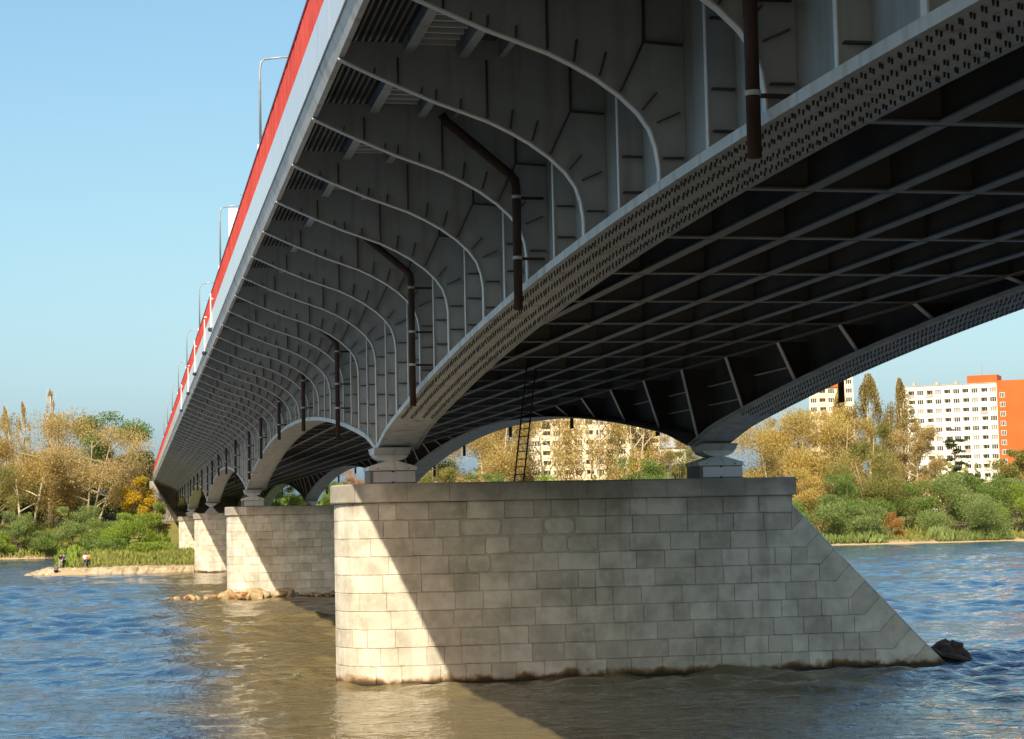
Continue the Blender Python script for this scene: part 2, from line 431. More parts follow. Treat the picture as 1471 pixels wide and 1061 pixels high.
# ------------------------------------------------------------------ stone piers
ZTOP = 6.954
def make_pier(label, Yc, seed, group, detail=True, zfoot=-1.5):
    X0, XR, T = 6.98, 23.44, 2.0
    rn = random.Random(seed)
    root = thing('stone_pier', label, 'bridge pier', (X0 + 8, Yc, 0), group)
    def P(s, z, d=0.0):
        if s >= X0 + T: return (s, Yc - T - d, z)
        th = min((X0 + T - s) / T, PI)
        return (X0 + T - (T + d) * math.sin(th), Yc - (T + d) * math.cos(th), z)
    mb = MB()
    zc = 6.3; H = .63; nrow = 12
    slope = .857; xA = lambda z: 22.52 + (6.07 - z) * slope
    rid = lambda z: 23.44 + (5.93 - z) * .966
    def block(poly, segs=1, tone=None, inset=.02, dep=.035, worn=0.0):
        # poly: quad (s0,s1,z0,z1) bevelled, bent round the end when it lies on it
        s0, s1, z0, z1 = poly; tone = rn.random() if tone is None else tone
        jit = rn.uniform(-.006, .006)
        n = segs
        S0 = [s0 + (s1 - s0) * k / n for k in range(n + 1)]
        i1 = inset + worn
        S1 = [s0 + i1 + (s1 - s0 - 2 * i1) * k / n for k in range(n + 1)]
        if worn and n == 1:
            c = rn.uniform(.04, .12)
            out = [(s0, z0), (s1, z0), (s1, z1), (s0, z1)]
            inn = [(s0 + i1 + c, z0 + i1), (s1 - i1 - c, z0 + i1), (s1 - i1, z0 + i1 + c), (s1 - i1, z1 - i1 - c), (s1 - i1 - c, z1 - i1), (s0 + i1 + c, z1 - i1), (s0 + i1, z1 - i1 - c), (s0 + i1, z0 + i1 + c)]
            inn = [(a + rn.uniform(-.02, .02), b + rn.uniform(-.02, .02)) for a, b in inn]
            mb.face([P(a, b, jit) for a, b in inn], 0, tone)
            mb.face([P(s0, z0, -.03), P(s1, z0, -.03), P(s1, z1, -.03), P(s0, z1, -.03)], 0, 0.0)
            cm = [((a + (s0 + s1) / 2 * -1) * 1.06 + (s0 + s1) / 2, (b - (z0 + z1) / 2) * 1.1 + (z0 + z1) / 2) for a, b in inn]
            for k in range(8):
                l = (k + 1) % 8
                mb.face([P(*cm[k], -dep - .03), P(*cm[l], -dep - .03), P(*inn[l], jit), P(*inn[k], jit)], 0, tone * .6)
            return
        for k in range(n):
            a_, b_, c_, e_ = (rn.uniform(-.004, .014) for _ in range(4))
            mb.face([P(S1[k], z0 + inset + a_ * (k == 0), jit), P(S1[k + 1], z0 + inset, jit), P(S1[k + 1], z1 - inset - c_ * (k == n - 1), jit), P(S1[k], z1 - inset, jit)], 0, tone)
            mb.face([P(S0[k], z0, -dep), P(S0[k + 1], z0, -dep), P(S1[k + 1], z0 + inset, jit), P(S1[k], z0 + inset, jit)], 0, tone)
            mb.face([P(S1[k], z1 - inset, jit), P(S1[k + 1], z1 - inset, jit), P(S0[k + 1], z1, -dep), P(S0[k], z1, -dep)], 0, tone)
        mb.face([P(s0, z0, -dep), P(s0 + i1, z0 + inset, jit), P(s0 + i1, z1 - inset, jit), P(s0, z1, -dep)], 0, tone)
        mb.face([P(s1 - i1, z0 + inset, jit), P(s1, z0, -dep), P(s1, z1, -dep), P(s1 - i1, z1 - inset, jit)], 0, tone)
    sback = X0 + T - T * PI
    for r in range(nrow):
        z1 = zc - r * H; z0 = z1 - H
        send = XR - .0 if r == 0 else xA(z0)
        s = sback + rn.uniform(-.6, 0)
        s0 = sback
        first = True
        while s0 < send - .01:
            wd = rn.choice([.62, .9, 1.0, 1.05, 1.1, 1.15, 1.35, 1.5])
            if first: wd = .4 + .55 * (r % 2) + rn.uniform(0, .2); first = False
            s1 = s0 + wd
            if send - s1 < .45: s1 = send
            arc = s0 < X0 + T
            worn = .0
            if detail and ((r == 1 and 10.7 < s0 < 14.2) or (r == 2 and 11.3 < s0 < 15.3) or (r == 3 and 11.0 < s0 < 12.0)): worn = rn.choice([.012, .02, .034, .045])
            if arc:
                block((s0, min(s1, send), z0, z1), max(1, int((s1 - s0) / .28)))
            else:
                block((s0, s1, z0, z1), 1, worn=worn)
            s0 = s1
        # the big stones along the sloping cutwater
        if r >= 1:
            a = xA(z1 if r > 1 else z1); b = xA(z0)
            nx, nz = .7, .714
            def hit(x, z):      # from the stair corner square to the sloping edge
                # edge line: X = 23.44+(5.93-Z)*.966
                t = ((23.44 + (5.93 - z) * .966) - x) / (nx + nz * .966)
                return (x + nx * t, z + nz * t)
            p1 = hit(a, z1); p2 = hit(b, z0)
            if r == 1: a = xA(z0); p1 = (XR, 5.93); poly = [(xA(z0), z0), p2, p1, (XR, z1), (xA(z0), z1)]
            else: poly = [(a, z1), (a, z0), (b, z0), p2, p1]
            cx = sum(q[0] for q in poly) / len(poly); cz = sum(q[1] for q in poly) / len(poly)
            inn = [(x + (cx - x) * .028, z + (cz - z) * .028) for x, z in poly]
            tone = rn.random()
            mb.face([P(x, z, 0) for x, z in inn], 0, tone)
            for k in range(len(poly)):
                l = (k + 1) % len(poly)
                mb.face([P(*poly[k], -.035), P(*poly[l], -.035), P(*inn[l], 0), P(*inn[k], 0)], 0, tone)
            # crest of the cutwater, slightly crowned, with the joints square across
            e1, e2 = p1, p2
            tone = rn.random()
            gx, gz = (e2[0] - e1[0]) * .012, (e2[1] - e1[1]) * .012
            ys_ = [(-T, 0), (-T + .35, .12), (T - .35, .12), (T, 0)]
            for k in range(3):
                y0, o0 = ys_[k]; y1, o1 = ys_[k + 1]
                mb.face([(e1[0] + gx + o0 * .7, Yc + y0, e1[1] + gz + o0 * .7), (e2[0] - gx + o0 * .7, Yc + y0, e2[1] - gz + o0 * .7),
                         (e2[0] - gx + o1 * .7, Yc + y1, e2[1] - gz + o1 * .7), (e1[0] + gx + o1 * .7, Yc + y1, e1[1] + gz + o1 * .7)], 0, tone)
    # core behind the joints
    d = .034
    low = zfoot
    poly = [(P(sback + (X0 + T - sback) * k / 16, 0, -d)[0], P(sback + (X0 + T - sback) * k / 16, 0, -d)[1]) for k in range(17)]
    pl = [(x, y) for x, y in poly]
    mb.prism_z(pl + [(XR - .03, Yc - T + d), (XR - .03, Yc + T - .01)], low, zc - .01, 1)
    mb.prism([(XR - .031, 5.93), (XR - .031, low), (rid(low), low)], Yc - T + d, Yc + T, 1)
    # upright end below the coping
    mb.face([(XR, Yc - T, 5.93), (XR, Yc + T, 5.93), (XR, Yc + T, zc), (XR, Yc - T, zc)], 0, .4)
    mb.build('masonry', [M['stone'], M['joint']], root)
    # coping stones
    mb = MB()
    s0 = sback
    o = .13
    while s0 < XR + o - .01:
        s1 = s0 + rn.choice([1.3, 1.5, 1.65, 1.8])
        if XR + o - s1 < .7: s1 = XR + o
        seg = max(1, int((min(s1, X0 + T) - s0) / .25)) if s0 < X0 + T else 1
        if s0 < X0 + T < s1 - .4: s1 = X0 + T
        g = .006; tone = rn.uniform(.1, .8)
        for k in range(seg):
            a = s0 + g + (s1 - s0 - 2 * g) * k / seg; b = s0 + g + (s1 - s0 - 2 * g) * (k + 1) / seg
            A0, B0 = P(a, zc, o - .02), P(b, zc, o - .02); A1, B1 = P(a, zc + .04, o), P(b, zc + .04, o)
            A2, B2 = P(a, ZTOP - .05, o), P(b, ZTOP - .05, o); A3, B3 = P(a, ZTOP, o - .06), P(b, ZTOP, o - .06)
            A4, B4 = P(a, zc, -.2), P(b, zc, -.2)
            mb.face([A4, B4, B0, A0], 0, tone)
            mb.face([A0, B0, B1, A1], 0, tone); mb.face([A1, B1, B2, A2], 0, tone); mb.face([A2, B2, B3, A3], 0, tone)
        s0 = s1
    tp = [P(sback + (X0 + T - sback) * k / 16, 0, o - .06)[:2] for k in range(17)]
    mb.face([(x, y, ZTOP) for x, y in tp] + [(XR + o - .04, Yc - T - o + .06, ZTOP), (XR + o - .04, Yc + T, ZTOP)], 0, .3)
    mb.prism_z([P(sback + (X0 + T - sback) * k / 16, 0, o - .04)[:2] for k in range(17)] + [(XR, Yc - T - o + .04), (XR, Yc + T)], zc + .01, ZTOP - .02, 1)
    mb.face([(XR + o, Yc - T - o, zc), (XR + o, Yc + T, zc), (XR + o, Yc + T, ZTOP - .04), (XR + o, Yc - T - o, ZTOP - .04)], 0, .3)
    mb.face([(XR, Yc - T - o, zc), (XR, Yc + T, zc), (XR + o, Yc + T, zc), (XR + o, Yc - T - o, zc)], 0, .3)
    mb.build('coping', [M['stone'], M['joint']], root)
    return root

SPAN = 79.0; PY = [66 + SPAN * k for k in range(5)]      # the last one is the far abutment
pl = ['pale granite bridge pier nearest the viewer, with a long sloping cutwater',
      'second stone bridge pier, with boulders heaped at its foot',
      'third stone bridge pier, where the low stone groyne joins it',
      'fourth stone bridge pier, standing on the green bank']
for k in range(4): make_pier(pl[k], PY[k], 11 + k, 'stone piers carrying the bridge', k < 1)

# ------------------------------------------------------------------ the bridge
YA, YB = -13.0, 382.0
PAN = SPAN / 15
stations = [66 + PAN * k for k in range(-15, 61)]
def zfl(Y):           # underside of the haunched girder
    d = abs((Y - 66 + SPAN / 2) % SPAN - SPAN / 2)
    return 11.0 - 2.62 * (1 - min(d, SPAN / 2) / (SPAN / 2)) ** 2 - .22 * math.exp(-(d / 1.7) ** 2)
CX = 15.085
bridge = thing('steel_road_bridge', 'long grey steel girder bridge with red railing crossing the river on stone piers', 'bridge', (CX, 184.5, ZTOP))

# girders: web with full-height stiffeners, bottom flange with hanging bolts
fine = sorted(set([YA + .0] + [YA + (YB - YA) * k / 300 for k in range(301)] + [p for p in PY]))
def mx(x, side): return x if side < 0 else 2 * CX - x
for side in (-1, 1):
    web = MB()
    x0, x1 = sorted((mx(9.02, side), mx(9.07, side)))
    for a, b in zip(fine[:-1], fine[1:]):
        za, zb = zfl(a) + .1, zfl(b) + .1
        web.face([(x0, b, zb), (x0, a, za), (x0, a, 14.95), (x0, b, 14.95)], 0 if side < 0 else 2)
        web.face([(x1, a, za), (x1, b, zb), (x1, b, 14.95), (x1, a, 14.95)], 0 if side > 0 else 2)  # inner faces get the darker paint in place of shade
    for Y in stations[:-1]:
        ym = Y + PAN / 2; zb = zfl(ym) + .12
        a, b = sorted((mx(8.56, side), mx(9.02, side)))
        web.box(a, b, ym - .014, ym + .014, zb, 14.78)
        a, b = sorted((mx(8.54, side), mx(8.56, side)))
        web.box(a, b, ym - .055, ym + .055, zb, 14.2, 1)
        for z in (13.2, 12.1, 11.45, 10.75, 10.0, 9.3):
            if z > zb + .25:
                a, b = sorted((mx(8.62, side), mx(8.98, side)))
                web.box(a, b, ym - .11, ym - .014, z - .014, z + .014, 2)  # dark material paints the shadow line of the small stiffener
    # lengthwise web stiffeners on the inner face
    for z in (9.7, 10.4):
        for a, b in zip(stations[:-1], stations[1:]):
            if zfl(a) < z - .4 and zfl(b) < z - .4:
                p, q = sorted((mx(9.07, side), mx(9.2, side)))
                web.box(p, q, a + .12, b - .12, z - .015, z + .015, 1)
    g = web.build('girder_web', [M['steel'], M['edge'], M['floor']], bridge)
    fl = MB()
    def strip(xa, xb, dz0, dz1, m):
        xa, xb = sorted((mx(xa, side), mx(xb, side)))
        for a, b in zip(fine[:-1], fine[1:]):
            za, zb = zfl(a), zfl(b)
            fl.hexa([(xa, a, za + dz0), (xb, a, za + dz0), (xb, b, zb + dz0), (xa, b, zb + dz0),
                     (xa, a, za + dz1), (xb, a, za + dz1), (xb, b, zb + dz1), (xa, b, zb + dz1)], m)
    strip(8.50, 8.555, .0, .17, 0); strip(8.557, 9.84, .012, .10, 0); strip(9.842, 10.04, .05, .08, 2)
    y = YA + .5
    while y < 60.5:
        for x, oy in ((8.65, 0), (8.72, .05), (8.97, .10), (9.04, .14), (9.36, .02), (9.43, .06), (9.66, .11), (9.73, .16)):
            X = mx(x + random.Random(int(y * 97 + x * 31)).uniform(-.012, .012), side); yy = y + oy
            z = zfl(yy) + .012
            fl.tube([(X, yy, z + .02), (X, yy, z - .065)], [.019, .014], 6, 1)
        y += .27
    fl.build('bottom_flange', [M['flange'], M['bolt'], M['steel']], g)

# cantilever brackets under the footway
CUR = [(3.82, 14.42), (4.2, 14.25), (4.54, 14.10), (5.1, 13.87), (5.67, 13.64), (6.2, 13.46), (6.69, 13.29), (7.1, 13.10), (7.5, 12.88), (7.9, 12.60), (8.2, 12.32), (8.40, 12.04), (8.50, 11.74), (8.55, 11.40)]
def bracket_mb(zf, mb, Y=0.0, side=-1, full=True):
    X = lambda x: mx(x, side)
    zb = zf + .175
    C = [(x, max(z, zb)) for x, z in CUR]
    if zb < 11.35: C.append((8.55, zb))
    out = C + [(9.015, C[-1][1]), (9.015, 14.86), (6.35, 14.86), (6.35, 14.76), (3.95, 14.76)]
    mb.prism([(X(x), z) for x, z in out], Y - .016, Y + .016, 0)
    wv = .085
    for (xa, za), (xb, zb_) in zip(C[:-1], C[1:]):
        d = Vector((xb - xa, 0, zb_ - za)); 
        if d.length < 1e-4: continue
        d.normalize(); n = Vector((-d.z, 0, d.x)) * -.028      # outwards (down-left)
        q = [(xa, za), (xb, zb_), (xb + n.x, zb_ + n.z), (xa + n.x, za + n.z)]
        mb.prism([(X(x), z) for x, z in q], Y - wv, Y + wv, 1)
    if not full: return
    def rib(p, q, dep=.075):
        a = Vector((p[0], 0, p[1])); b = Vector((q[0], 0, q[1])); d = (b - a).normalized(); n = Vector((d.z, 0, -d.x)) * .012
        pts = [(X(v.x), v.z) for v in (a + n, b + n, b - n, a - n)]
        mb.prism(pts, Y - .016 - dep * 1.35, Y - .017, 2)  # same paint as the bracket, coloured dark to draw its shadow lines
    def curz(x):
        for (xa, za), (xb, zb_) in zip(CUR[:-1], CUR[1:]):
            if xa <= x <= xb: return za + (zb_ - za) * (x - xa) / (xb - xa)
        return CUR[-1][1]
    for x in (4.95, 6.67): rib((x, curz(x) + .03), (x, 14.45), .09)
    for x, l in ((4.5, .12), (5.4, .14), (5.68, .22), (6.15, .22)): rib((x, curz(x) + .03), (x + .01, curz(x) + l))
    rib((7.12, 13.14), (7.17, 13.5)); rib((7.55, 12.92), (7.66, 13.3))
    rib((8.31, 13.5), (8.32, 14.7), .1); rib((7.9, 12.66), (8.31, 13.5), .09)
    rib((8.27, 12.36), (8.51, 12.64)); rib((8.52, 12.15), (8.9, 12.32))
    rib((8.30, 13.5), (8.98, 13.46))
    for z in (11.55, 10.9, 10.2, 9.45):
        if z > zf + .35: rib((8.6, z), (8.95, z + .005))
variants = {}
for k, Y in enumerate(stations):
    key = round(zfl(Y), 2)
    if key not in variants:
        m_ = MB(); bracket_mb(zfl(Y), m_)
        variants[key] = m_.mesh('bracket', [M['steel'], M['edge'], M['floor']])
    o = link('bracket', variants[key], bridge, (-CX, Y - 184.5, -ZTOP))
m_ = MB()
for Y in stations: bracket_mb(zfl(Y), m_, Y, 1, False)
tag(m_.build('bracket', [M['steel'], M['edge']], bridge), kind='stuff')

# floor: cross beams, stringers, knee braces on the far girder
m_ = MB()
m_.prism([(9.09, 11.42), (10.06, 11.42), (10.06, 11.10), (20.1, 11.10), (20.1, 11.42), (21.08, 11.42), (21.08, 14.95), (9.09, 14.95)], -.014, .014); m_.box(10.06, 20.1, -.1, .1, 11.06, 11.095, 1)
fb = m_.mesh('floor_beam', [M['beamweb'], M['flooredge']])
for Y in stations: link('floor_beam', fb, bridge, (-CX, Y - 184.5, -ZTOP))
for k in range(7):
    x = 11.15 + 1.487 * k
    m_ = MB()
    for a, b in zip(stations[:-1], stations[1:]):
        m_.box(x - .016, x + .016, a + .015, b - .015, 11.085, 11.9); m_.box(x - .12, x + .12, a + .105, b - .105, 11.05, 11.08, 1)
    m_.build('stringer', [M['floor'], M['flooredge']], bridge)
for Y in stations:
    zf = zfl(Y) + .12
    if zf > 10.85: continue
    m_ = MB()
    xb = 20.62; xt = 20.02
    m_.prism([(xt, 11.05), (xb, zf), (21.08, zf), (21.08, 11.05)], Y - .0155, Y + .0155 - .001)
    d = Vector((xb - xt, 0, zf - 11.05)).normalized(); n = Vector((d.z, 0, -d.x)) * .03
    m_.prism([(xt, 11.05), (xt + n.x, 11.05 + n.z), (xb + n.x, zf + n.z), (xb, zf)][::-1], Y - .12, Y + .12, 1)
    m_.build('knee_brace', [M['floor'], M['edge']], bridge)

# deck
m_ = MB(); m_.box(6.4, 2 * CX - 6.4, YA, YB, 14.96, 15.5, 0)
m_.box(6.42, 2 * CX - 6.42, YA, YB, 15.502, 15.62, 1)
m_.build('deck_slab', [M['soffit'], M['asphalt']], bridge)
for side in (-1, 1):
    m_ = MB(); X = lambda x: mx(x, side)
    a, b = sorted((X(3.9), X(6.38))); m_.box(a, b, YA, YB, 15.1, 15.74, 0)
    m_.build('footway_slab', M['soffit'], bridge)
    m_ = MB(); n = 8; w0, w1 = 3.97, 5.02
    prof = []
    for k in range(n):
        x = w0 + (w1 - w0) * k / n; s = (w1 - w0) / n
        prof += [(x, 14.98), (x + s * .35, 14.98), (x + s * .5, 14.85), (x + s * .85, 14.85)]
    prof.append((w1, 14.98))
    for (xa, za), (xb, zb) in zip(prof[:-1], prof[1:]):
        m_.face([(X(xa), YA, za), (X(xb), YA, zb), (X(xb), YB, zb), (X(xa), YB, za)])
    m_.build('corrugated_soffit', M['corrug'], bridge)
    m_ = MB(); y = YA + .2
    while y < YB - .2:
        a, b = sorted((X(5.32), X(6.08))); m_.box(a, b, y, y + .09, 14.72, 14.80); y += .42
    m_.build('slatted_soffit', M['edge'], bridge)
    for xa, xb, zl in ((5.06, 5.26, 14.55), (6.12, 6.30, 14.48), (6.9, 7.02, 14.5)):
        m_ = MB(); a, b = sorted((X(xa), X(xb)))
        c = (a + b) / 2
        for p, q in zip(stations[:-1], stations[1:]):
            m_.box(c - .015, c + .015, p + .02, q - .02, zl + .03, 14.955); m_.box(a, b, p + .1, q - .1, zl, zl + .028)
        m_.build('lengthwise_beam', M['steel'], bridge)
    # edge beam and railing
    m_ = MB()
    poly = [(3.70, 14.76), (3.82, 14.43), (3.93, 14.43), (3.93, 15.08), (3.88, 15.84), (3.70, 15.84)]
    poly = [(X(x), z) for x, z in poly]
    m_.prism(poly if side < 0 else poly[::-1], YA, YB)
    for a, b in zip(stations[:-1], stations[1:]): m_.box(*sorted((X(3.66), X(3.698))), a + .012, b - .012, 14.80 + random.Random(int(a * 7)).uniform(-.008, .008), 15.80, 1)
    m_.build('edge_beam', [M['flange'], M['fascia']], bridge)
    m_ = MB(); y = YA
    rn = random.Random(3)
    while y < YB:
        t = .022 + rn.uniform(-.004, .004)
        a, b = sorted((X(3.735 + rn.uniform(-.006, .006)), X(3.775))); m_.box(a, b, y, y + t, 15.93, 16.93, 0, rn.random()); y += .125
    for k, Y in enumerate(stations):
        for q in (0, PAN / 2):
            a, b = sorted((X(3.78), X(3.84))); m_.box(a, b, Y + q - .03, Y + q + .03, 15.84, 16.95)
    rl = m_.build('railing', M['red'], bridge)
    m_ = MB()
    m_.box(*sorted((X(3.715), X(3.80))), YA, YB, 16.932, 17.0); m_.box(*sorted((X(3.72), X(3.795))), YA, YB, 15.868, 15.928)
    m_.build('rail', M['darkred'], rl)
    # rain pipes
    for p in [66 + SPAN * n for n in range(-1, 5)]:
        for k in ((1, 4, 7, 10, 13) if p < 0 else (2, 5, 8, 11, 13.45)):
            Y = p + k * PAN - .3
            if not (YA + 2 < Y < YB - 4): continue
            zb = zfl(Y) - .52; xo = 8.26 if side < 0 else 8.2
            m_ = MB()
            m_.tube([(X(6.62), Y - .05, 14.5), (X(6.72), Y - .04, 14.35), (X(xo - .12), Y, 13.2), (X(xo - .02), Y, 13.08), (X(xo), Y, 12.9), (X(xo), Y, zb)], .1, 10)
            pp = m_.build('drain_pipe', M['rust'], bridge, smooth=True)
            for z in (12.7, 11.35, 10.35, 9.4):
                if z > zb + .5:
                    m_ = MB(); m_.tube([(X(xo), Y, z - .035), (X(xo), Y, z + .035)], .112, 10)
                    a, b = sorted((X(xo + .1), X(8.9))); m_.box(a, b, Y + .09, Y + .13, z - .03, z + .03, 1)
                    m_.build('pipe_clamp', [M['clamp'], M['rust']], pp)

# signal posts hung on the outside of the railing
for i, (Y, z0, z1) in enumerate(((89, 15.0, 16.7), (97, 14.6, 16.3), (113, 14.8, 16.8), (127, 14.6, 16.3), (146, 14.6, 16.6))):
    m_ = MB(); m_.tube([(3.62, Y, z0), (3.62, Y, z1)], .032, 8); m_.box(3.60, 3.74, Y - .02, Y + .02, 16.4, 16.46)
    m_.lathe([(.06, -.16), (.12, -.12), (.12, .0), (.06, .04)], (3.60, Y, z0), 8, 1)
    tag(m_.build('signal_post', [M['white'], M['black']]), ['white signal post on the railing, nearest of five', 'white signal post on the railing, second from the viewer',
        'white signal post on the railing, third of five', 'white signal post on the railing, fourth from the viewer', 'white signal post on the railing, farthest of five'][i], 'signal post', 'white posts fixed outside the railing')

# bearings
bl = [('grey bearing block under the left girder, on the nearest stone pier', 'dark bearing block under the far girder, on the nearest stone pier'),
      ('pale bearing block under the left girder, on the second pier', 'bearing block under the far girder, on the second pier'),
      ('hourglass shaped bearing under the left girder, on the third pier', 'hourglass shaped bearing under the far girder, on the third pier'),
      ('small bearing block under the left girder, on the fourth pier', 'small bearing block under the far girder, on the fourth pier')]
for n in range(4):
    for s, side in enumerate((-1, 1)):
        cx = mx(9.0, side); Y = PY[n]
        t = thing('bridge_bearing', bl[n][s], 'bearing', (cx, Y, ZTOP), 'steel bearings between piers and girders')
        zt = zfl(Y); z = ZTOP
        if n == 2:
            m_ = MB(); m_.hexa([(cx - .8, Y - .7, z), (cx + .8, Y - .7, z), (cx + .8, Y + .7, z), (cx - .8, Y + .7, z), (cx - .15, Y - .5, z + .75), (cx + .15, Y - .5, z + .75), (cx + .15, Y + .5, z + .75), (cx - .15, Y + .5, z + .75)])
            m_.build('lower_rocker', M['lightpaint'], t)
            m_ = MB(); m_.hexa([(cx - .15, Y - .5, z + .752), (cx + .15, Y - .5, z + .752), (cx + .15, Y + .5, z + .752), (cx - .15, Y + .5, z + .752), (cx - .66, Y - .6, zt - .12), (cx + .66, Y - .6, zt - .12), (cx + .66, Y + .6, zt - .12), (cx - .66, Y + .6, zt - .12)])
            m_.box(cx - .68, cx + .68, Y - .62, Y + .62, zt - .118, zt + .008)
            m_.build('upper_shoe', M['flange'], t); continue
        m_ = MB(); m_.box(cx - .88, cx + .88, Y - .85, Y + .85, z + .001, z + .035, 1)
        m_.box(cx - .82, cx + .82, Y - .8, Y + .8, z + .037, z + .484, 2)
        m_.box(cx - .70, cx + .80, Y - .812, Y - .801, z + .065, z + .445, 0)
        m_.lathe([(.05, -.03), (.05, .03)], (cx, Y - .80, z + .45), 8, 1); m_.lathe([(.05, -.03), (.05, .03)], (cx, Y - .80, z + .06), 8, 1)
        m_.build('base_block', [M['fascia'], M['black'], M['beamweb']], t)
        m_ = MB()
        m_.box(cx - .86, cx + .86, Y - .84, Y + .84, z + .485, z + .62)
        m_.hexa([(cx - .84, Y - .82, z + .622), (cx + .84, Y - .82, z + .622), (cx + .84, Y + .82, z + .622), (cx - .84, Y + .82, z + .622), (cx - .17, Y - .6, z + .838), (cx + .17, Y - .6, z + .838), (cx + .17, Y + .6, z + .838), (cx - .17, Y + .6, z + .838)])
        for q in (-.55, .55): m_.tube([(cx + q, Y - .86, z + .55), (cx + q, Y - .835, z + .55)], .025, 6, 1)
        m_.build('cap_plate', [M['flange'], M['rust']], t)
        m_ = MB(); R = .61; zc = z + 1.06
        poly = [(cx + R * math.cos(PI + PI * k / 14), max(zc + .245 * math.sin(PI + PI * k / 14), z + .835)) for k in range(15)]
        m_.prism(poly, Y - .55, Y + .55)
        m_.build('rocker', M['flange'], t)
        m_ = MB(); m_.hexa([(cx - .64, Y - .6, zc + .002), (cx + .64, Y - .6, zc + .002), (cx + .64, Y + .6, zc + .002), (cx - .64, Y + .6, zc + .002), (cx - .66, Y - .9, zt + .09), (cx + .66, Y - .9, zt + .09), (cx + .66, Y + .9, zt + .09), (cx - .66, Y + .9, zt + .09)])
        m_.build('shoe', M['flange'], t)

# far and near abutments
m_ = MB(); Xa, Xb = 3.9, 2 * CX - 3.9
t = thing('bridge_abutment', 'far stone abutment where the bridge meets the green embankment', 'abutment', (CX, 384, 1))
m_.box(Xa, Xb, YB + .3, YB + 60, -1, 14.3); m_.box(Xa + 3, Xb - 3, YB - 1.6, YB + .29, -1, 8.35)
m_.build('abutment_wall', M['concrete'], t)
m_ = MB(); m_.box(Xa - .15, Xb + .15, YB + .31, YB + 60, 14.302, 15.7); m_.box(6.4, 2 * CX - 6.4, YB + .32, YB + 60, 15.702, 15.74, 1)
m_.build('approach_deck', [M['concrete'], M['asphalt']], t)
m_ = MB()
m_.hexa([(3.0, 381.5, 1), (9.4, 369, 1), (9.6, 369.6, 1), (3.6, 382, 1), (3.0, 381.5, 14.6), (9.4, 369, 5.6), (9.6, 369.6, 5.6), (3.6, 382, 14.6)])
m_.build('stair_parapet', M['stone'], t)
m_ = MB(); m_.hexa([(3.2, 366, .8), (10.5, 358, .8), (12, 381, .8), (3.2, 381, .8), (3.3, 372, 6.2), (9.2, 369.5, 6.0), (9.2, 381, 6.2), (3.3, 381, 6.2)])
m_.build('slope_paving', M['revet'], t)
t = thing('bridge_abutment', 'near abutment behind the viewer, carrying the start of the bridge', 'abutment', (CX, -20, 1))
m_ = MB(); m_.box(Xa, Xb, YA - 60, YA - .3, -1, 14.3); m_.box(Xa + 3, Xb - 3, YA - .29, YA + 1.6, -1, 11.0)
m_.build('abutment_wall', M['concrete'], t)
m_ = MB(); m_.box(Xa - .15, Xb + .15, YA - 60, YA - .31, 14.302, 15.7)
m_.build('approach_deck', M['concrete'], t)

# ------------------------------------------------------------------ things on and at the bridge
ll = ['grey street lamp with a bent arm, nearest on the bridge', 'grey street lamp on the bridge, second from the viewer', 'grey street lamp on the bridge, third from the viewer',
      'grey street lamp on the bridge, fourth from the viewer', 'grey street lamp on the bridge, fifth from the viewer', 'grey street lamp on the bridge, sixth from the viewer',
      'grey street lamp on the bridge, seventh from the viewer', 'grey street lamp on the bridge, eighth from the viewer']
lm = {}
m_ = MB(); m_.tube([(0, 0, 0), (0, 0, 5.9)], [.10, .085], 10)
m_.tube([(0, 0, 5.9), (0, 0, 9.1), (.05, 0, 9.45), (.2, 0, 9.6)], [.055, .045, .042, .04], 8); lm['pole'] = m_.mesh('pole', M['pole'], True)
m_ = MB(); m_.tube([(0, 0, 2.4), (0, 0, 4.9)], .112, 10); lm['band'] = m_.mesh('black_band', M['black'], True)
m_ = MB(); m_.tube([(0, 0, 4.95), (0, 0, 5.9)], .14, 10); lm['collar'] = m_.mesh('white_collar', M['white'], True)
m_ = MB(); m_.tube([(.2, 0, 9.6), (.9, 0, 9.7), (1.75, 0, 9.76)], [.04, .036, .034], 8); lm['arm'] = m_.mesh('arm', M['pole'], True)
m_ = MB()
m_.tube([(1.7, 0, 9.76), (1.85, 0, 9.80), (2.2, 0, 9.83), (2.55, 0, 9.82), (2.68, 0, 9.80)], [.05, .11, .14, .11, .04], 10); lm['lamp_head'] = m_.mesh('lamp_head', M['white'], True)
m_ = MB(); m_.tube([(-.9, -.1, 3.75), (0, 0, 3.55), (.55, 0, 3.5)], .018, 5); m_.tube([(-.7, .5, 3.95), (0, 0, 3.55)], .018, 5); lm['bracket'] = m_.mesh('cable_bracket', M['pole'])
first = None
for i in range(8):
    Y = 77.8 + 37.4 * i
    t = thing('street_lamp', ll[i], 'street lamp', (5.3, Y, 15.74), 'street lamps along the bridge')
    for k, me in lm.items(): link(me.name.split('.')[0], me, t)

t = thing('overhead_sign', 'pale overhead sign board seen from behind above the red railing', 'sign', (6.1, 119, 15.74))
m_ = MB(); m_.box(6.02, 8.6, 119, 119.08, 20.9, 25.9); m_.build('board', M['white'], t)
m_ = MB()
for z in (21.6, 23.2, 24.8): m_.box(6.25, 8.5, 118.9, 118.995, z, z + .14)
m_.build('stiffener', mat('sign_back', (.62, .56, .46), (.7, .64, .54), .6, 2), t)
m_ = MB(); m_.tube([(6.6, 119.25, 15.74), (6.6, 119.25, 25.6)], .12, 8); m_.tube([(8.2, 119.25, 15.74), (8.2, 119.25, 25.6)], .12, 8); m_.build('post', M['pole'], t)

